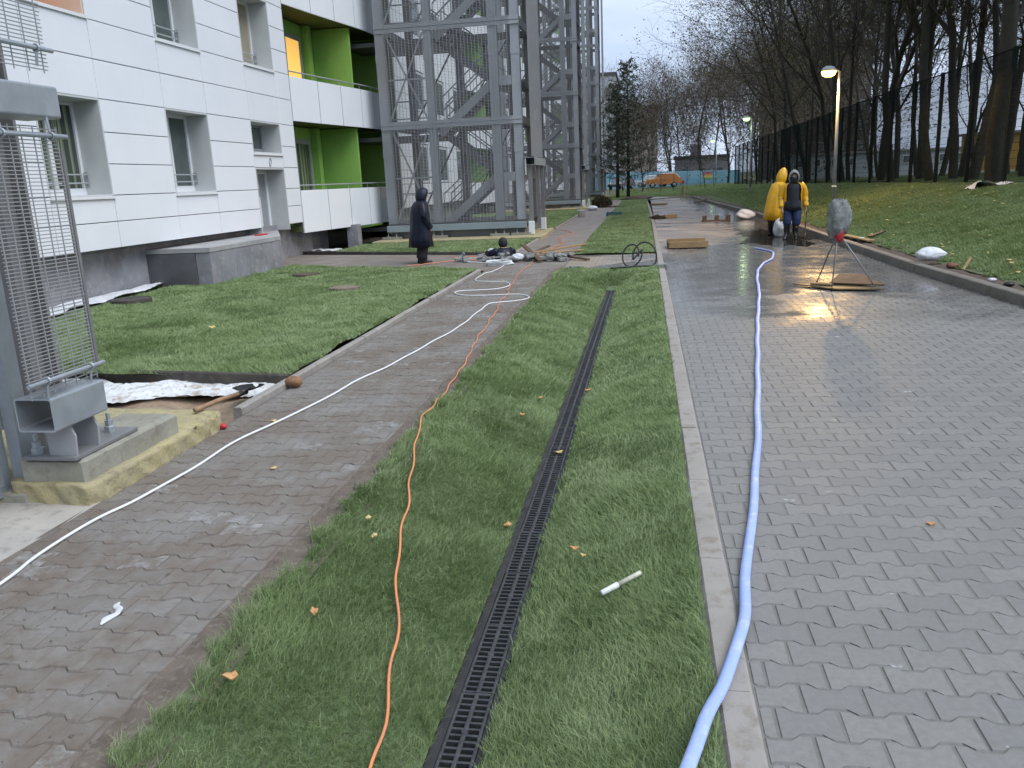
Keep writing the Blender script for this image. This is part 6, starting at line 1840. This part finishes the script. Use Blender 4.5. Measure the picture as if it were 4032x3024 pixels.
blades('lawn_grass', 'strip of turf in front of the nearest stair tower', P, .03 + 0 * P[:, 0], dist(P), M['grass'], 6, 1.2)
P = scatter(-1.58, .20, 18.75, 60, lambda d: .6 * dn(d), 7, lambda x, y: x < .21 - .0035 * (y - 18.5))
blades('lawn_grass', 'long strip of turf between the far path and the drive', P, .03 + lump(P[:, 0], P[:, 1], .02), dist(P), M['grass'], 8, 1.2)
P = scatter(-9, -3.2, 29.3, 44.8, lambda d: .5 * dn(d), 9)
blades('lawn_grass', 'patch of turf between the first and second stair tower', P, .03 + 0 * P[:, 0], dist(P), M['grass'], 10, 1.3)
P = scatter(4.45, 9.6, 7.5, 60, lambda d: .62 * dn(d), 11, lambda x, y: x > kerb_x(y) + .50 + .06 * np.sin(y * 5) + .05 * np.sin(y * 13))
blades('bank_grass', 'rough green grass on the bank below the fence', P, bank_z(P[:, 0], P[:, 1]), dist(P), M['grass_bank'], 12, 1.5, 1.1)
P = scatter(9.6, 20, 16, 60, lambda d: .22 * dn(d), 13)
blades('bank_grass', 'thin grass under the trees behind the fence', P, bank_z(P[:, 0], P[:, 1]), dist(P), M['grass_bank'], 14, 1.7, 1.3)
P = scatter(-3, 8.5, 60, 100, lambda d: .35 * dn(d), 15, lambda x, y: (y > 63) | (x > 3.6))
blades('verge_grass', 'rough grass of the verge beyond the end of the drive', P, np.where(P[:, 0] > 3.3, bank_z(P[:, 0], P[:, 1]), .02), dist(P), M['grass_bank'], 16, 2.0, 1.2)
# scattered fallen leaves on the bank
def bank_leaves():
    r = np.random.default_rng(31); n = 480
    x = r.uniform(4.7, 9.5, n); y = 8 + 40 * r.random(n) ** 1.2
    z = bank_z(x, y) + .05
    a = r.uniform(0, 6.28, n); s = r.uniform(.018, .05, n)
    P = np.stack([np.stack([x + s * np.cos(a), y + s * np.sin(a), z + r.uniform(-.01, .02, n)], 1), np.stack([x - s * np.sin(a), y + s * np.cos(a), z], 1), np.stack([x - s * np.cos(a), y - s * np.sin(a), z + r.uniform(-.01, .02, n)], 1), np.stack([x + s * np.sin(a), y - s * np.cos(a), z + .01], 1)], 1).reshape(-1, 3)
    i = np.arange(n)[:, None] * 4
    tag(link('bank_leaves', raw_mesh('bank_leaves', P, np.concatenate([i + np.array([0, 1, 2]), i + np.array([0, 2, 3])]), M['yellow_leaf']), None), 'pale fallen leaves strewn over the grass bank', 'leaves', None, 'stuff')
bank_leaves()
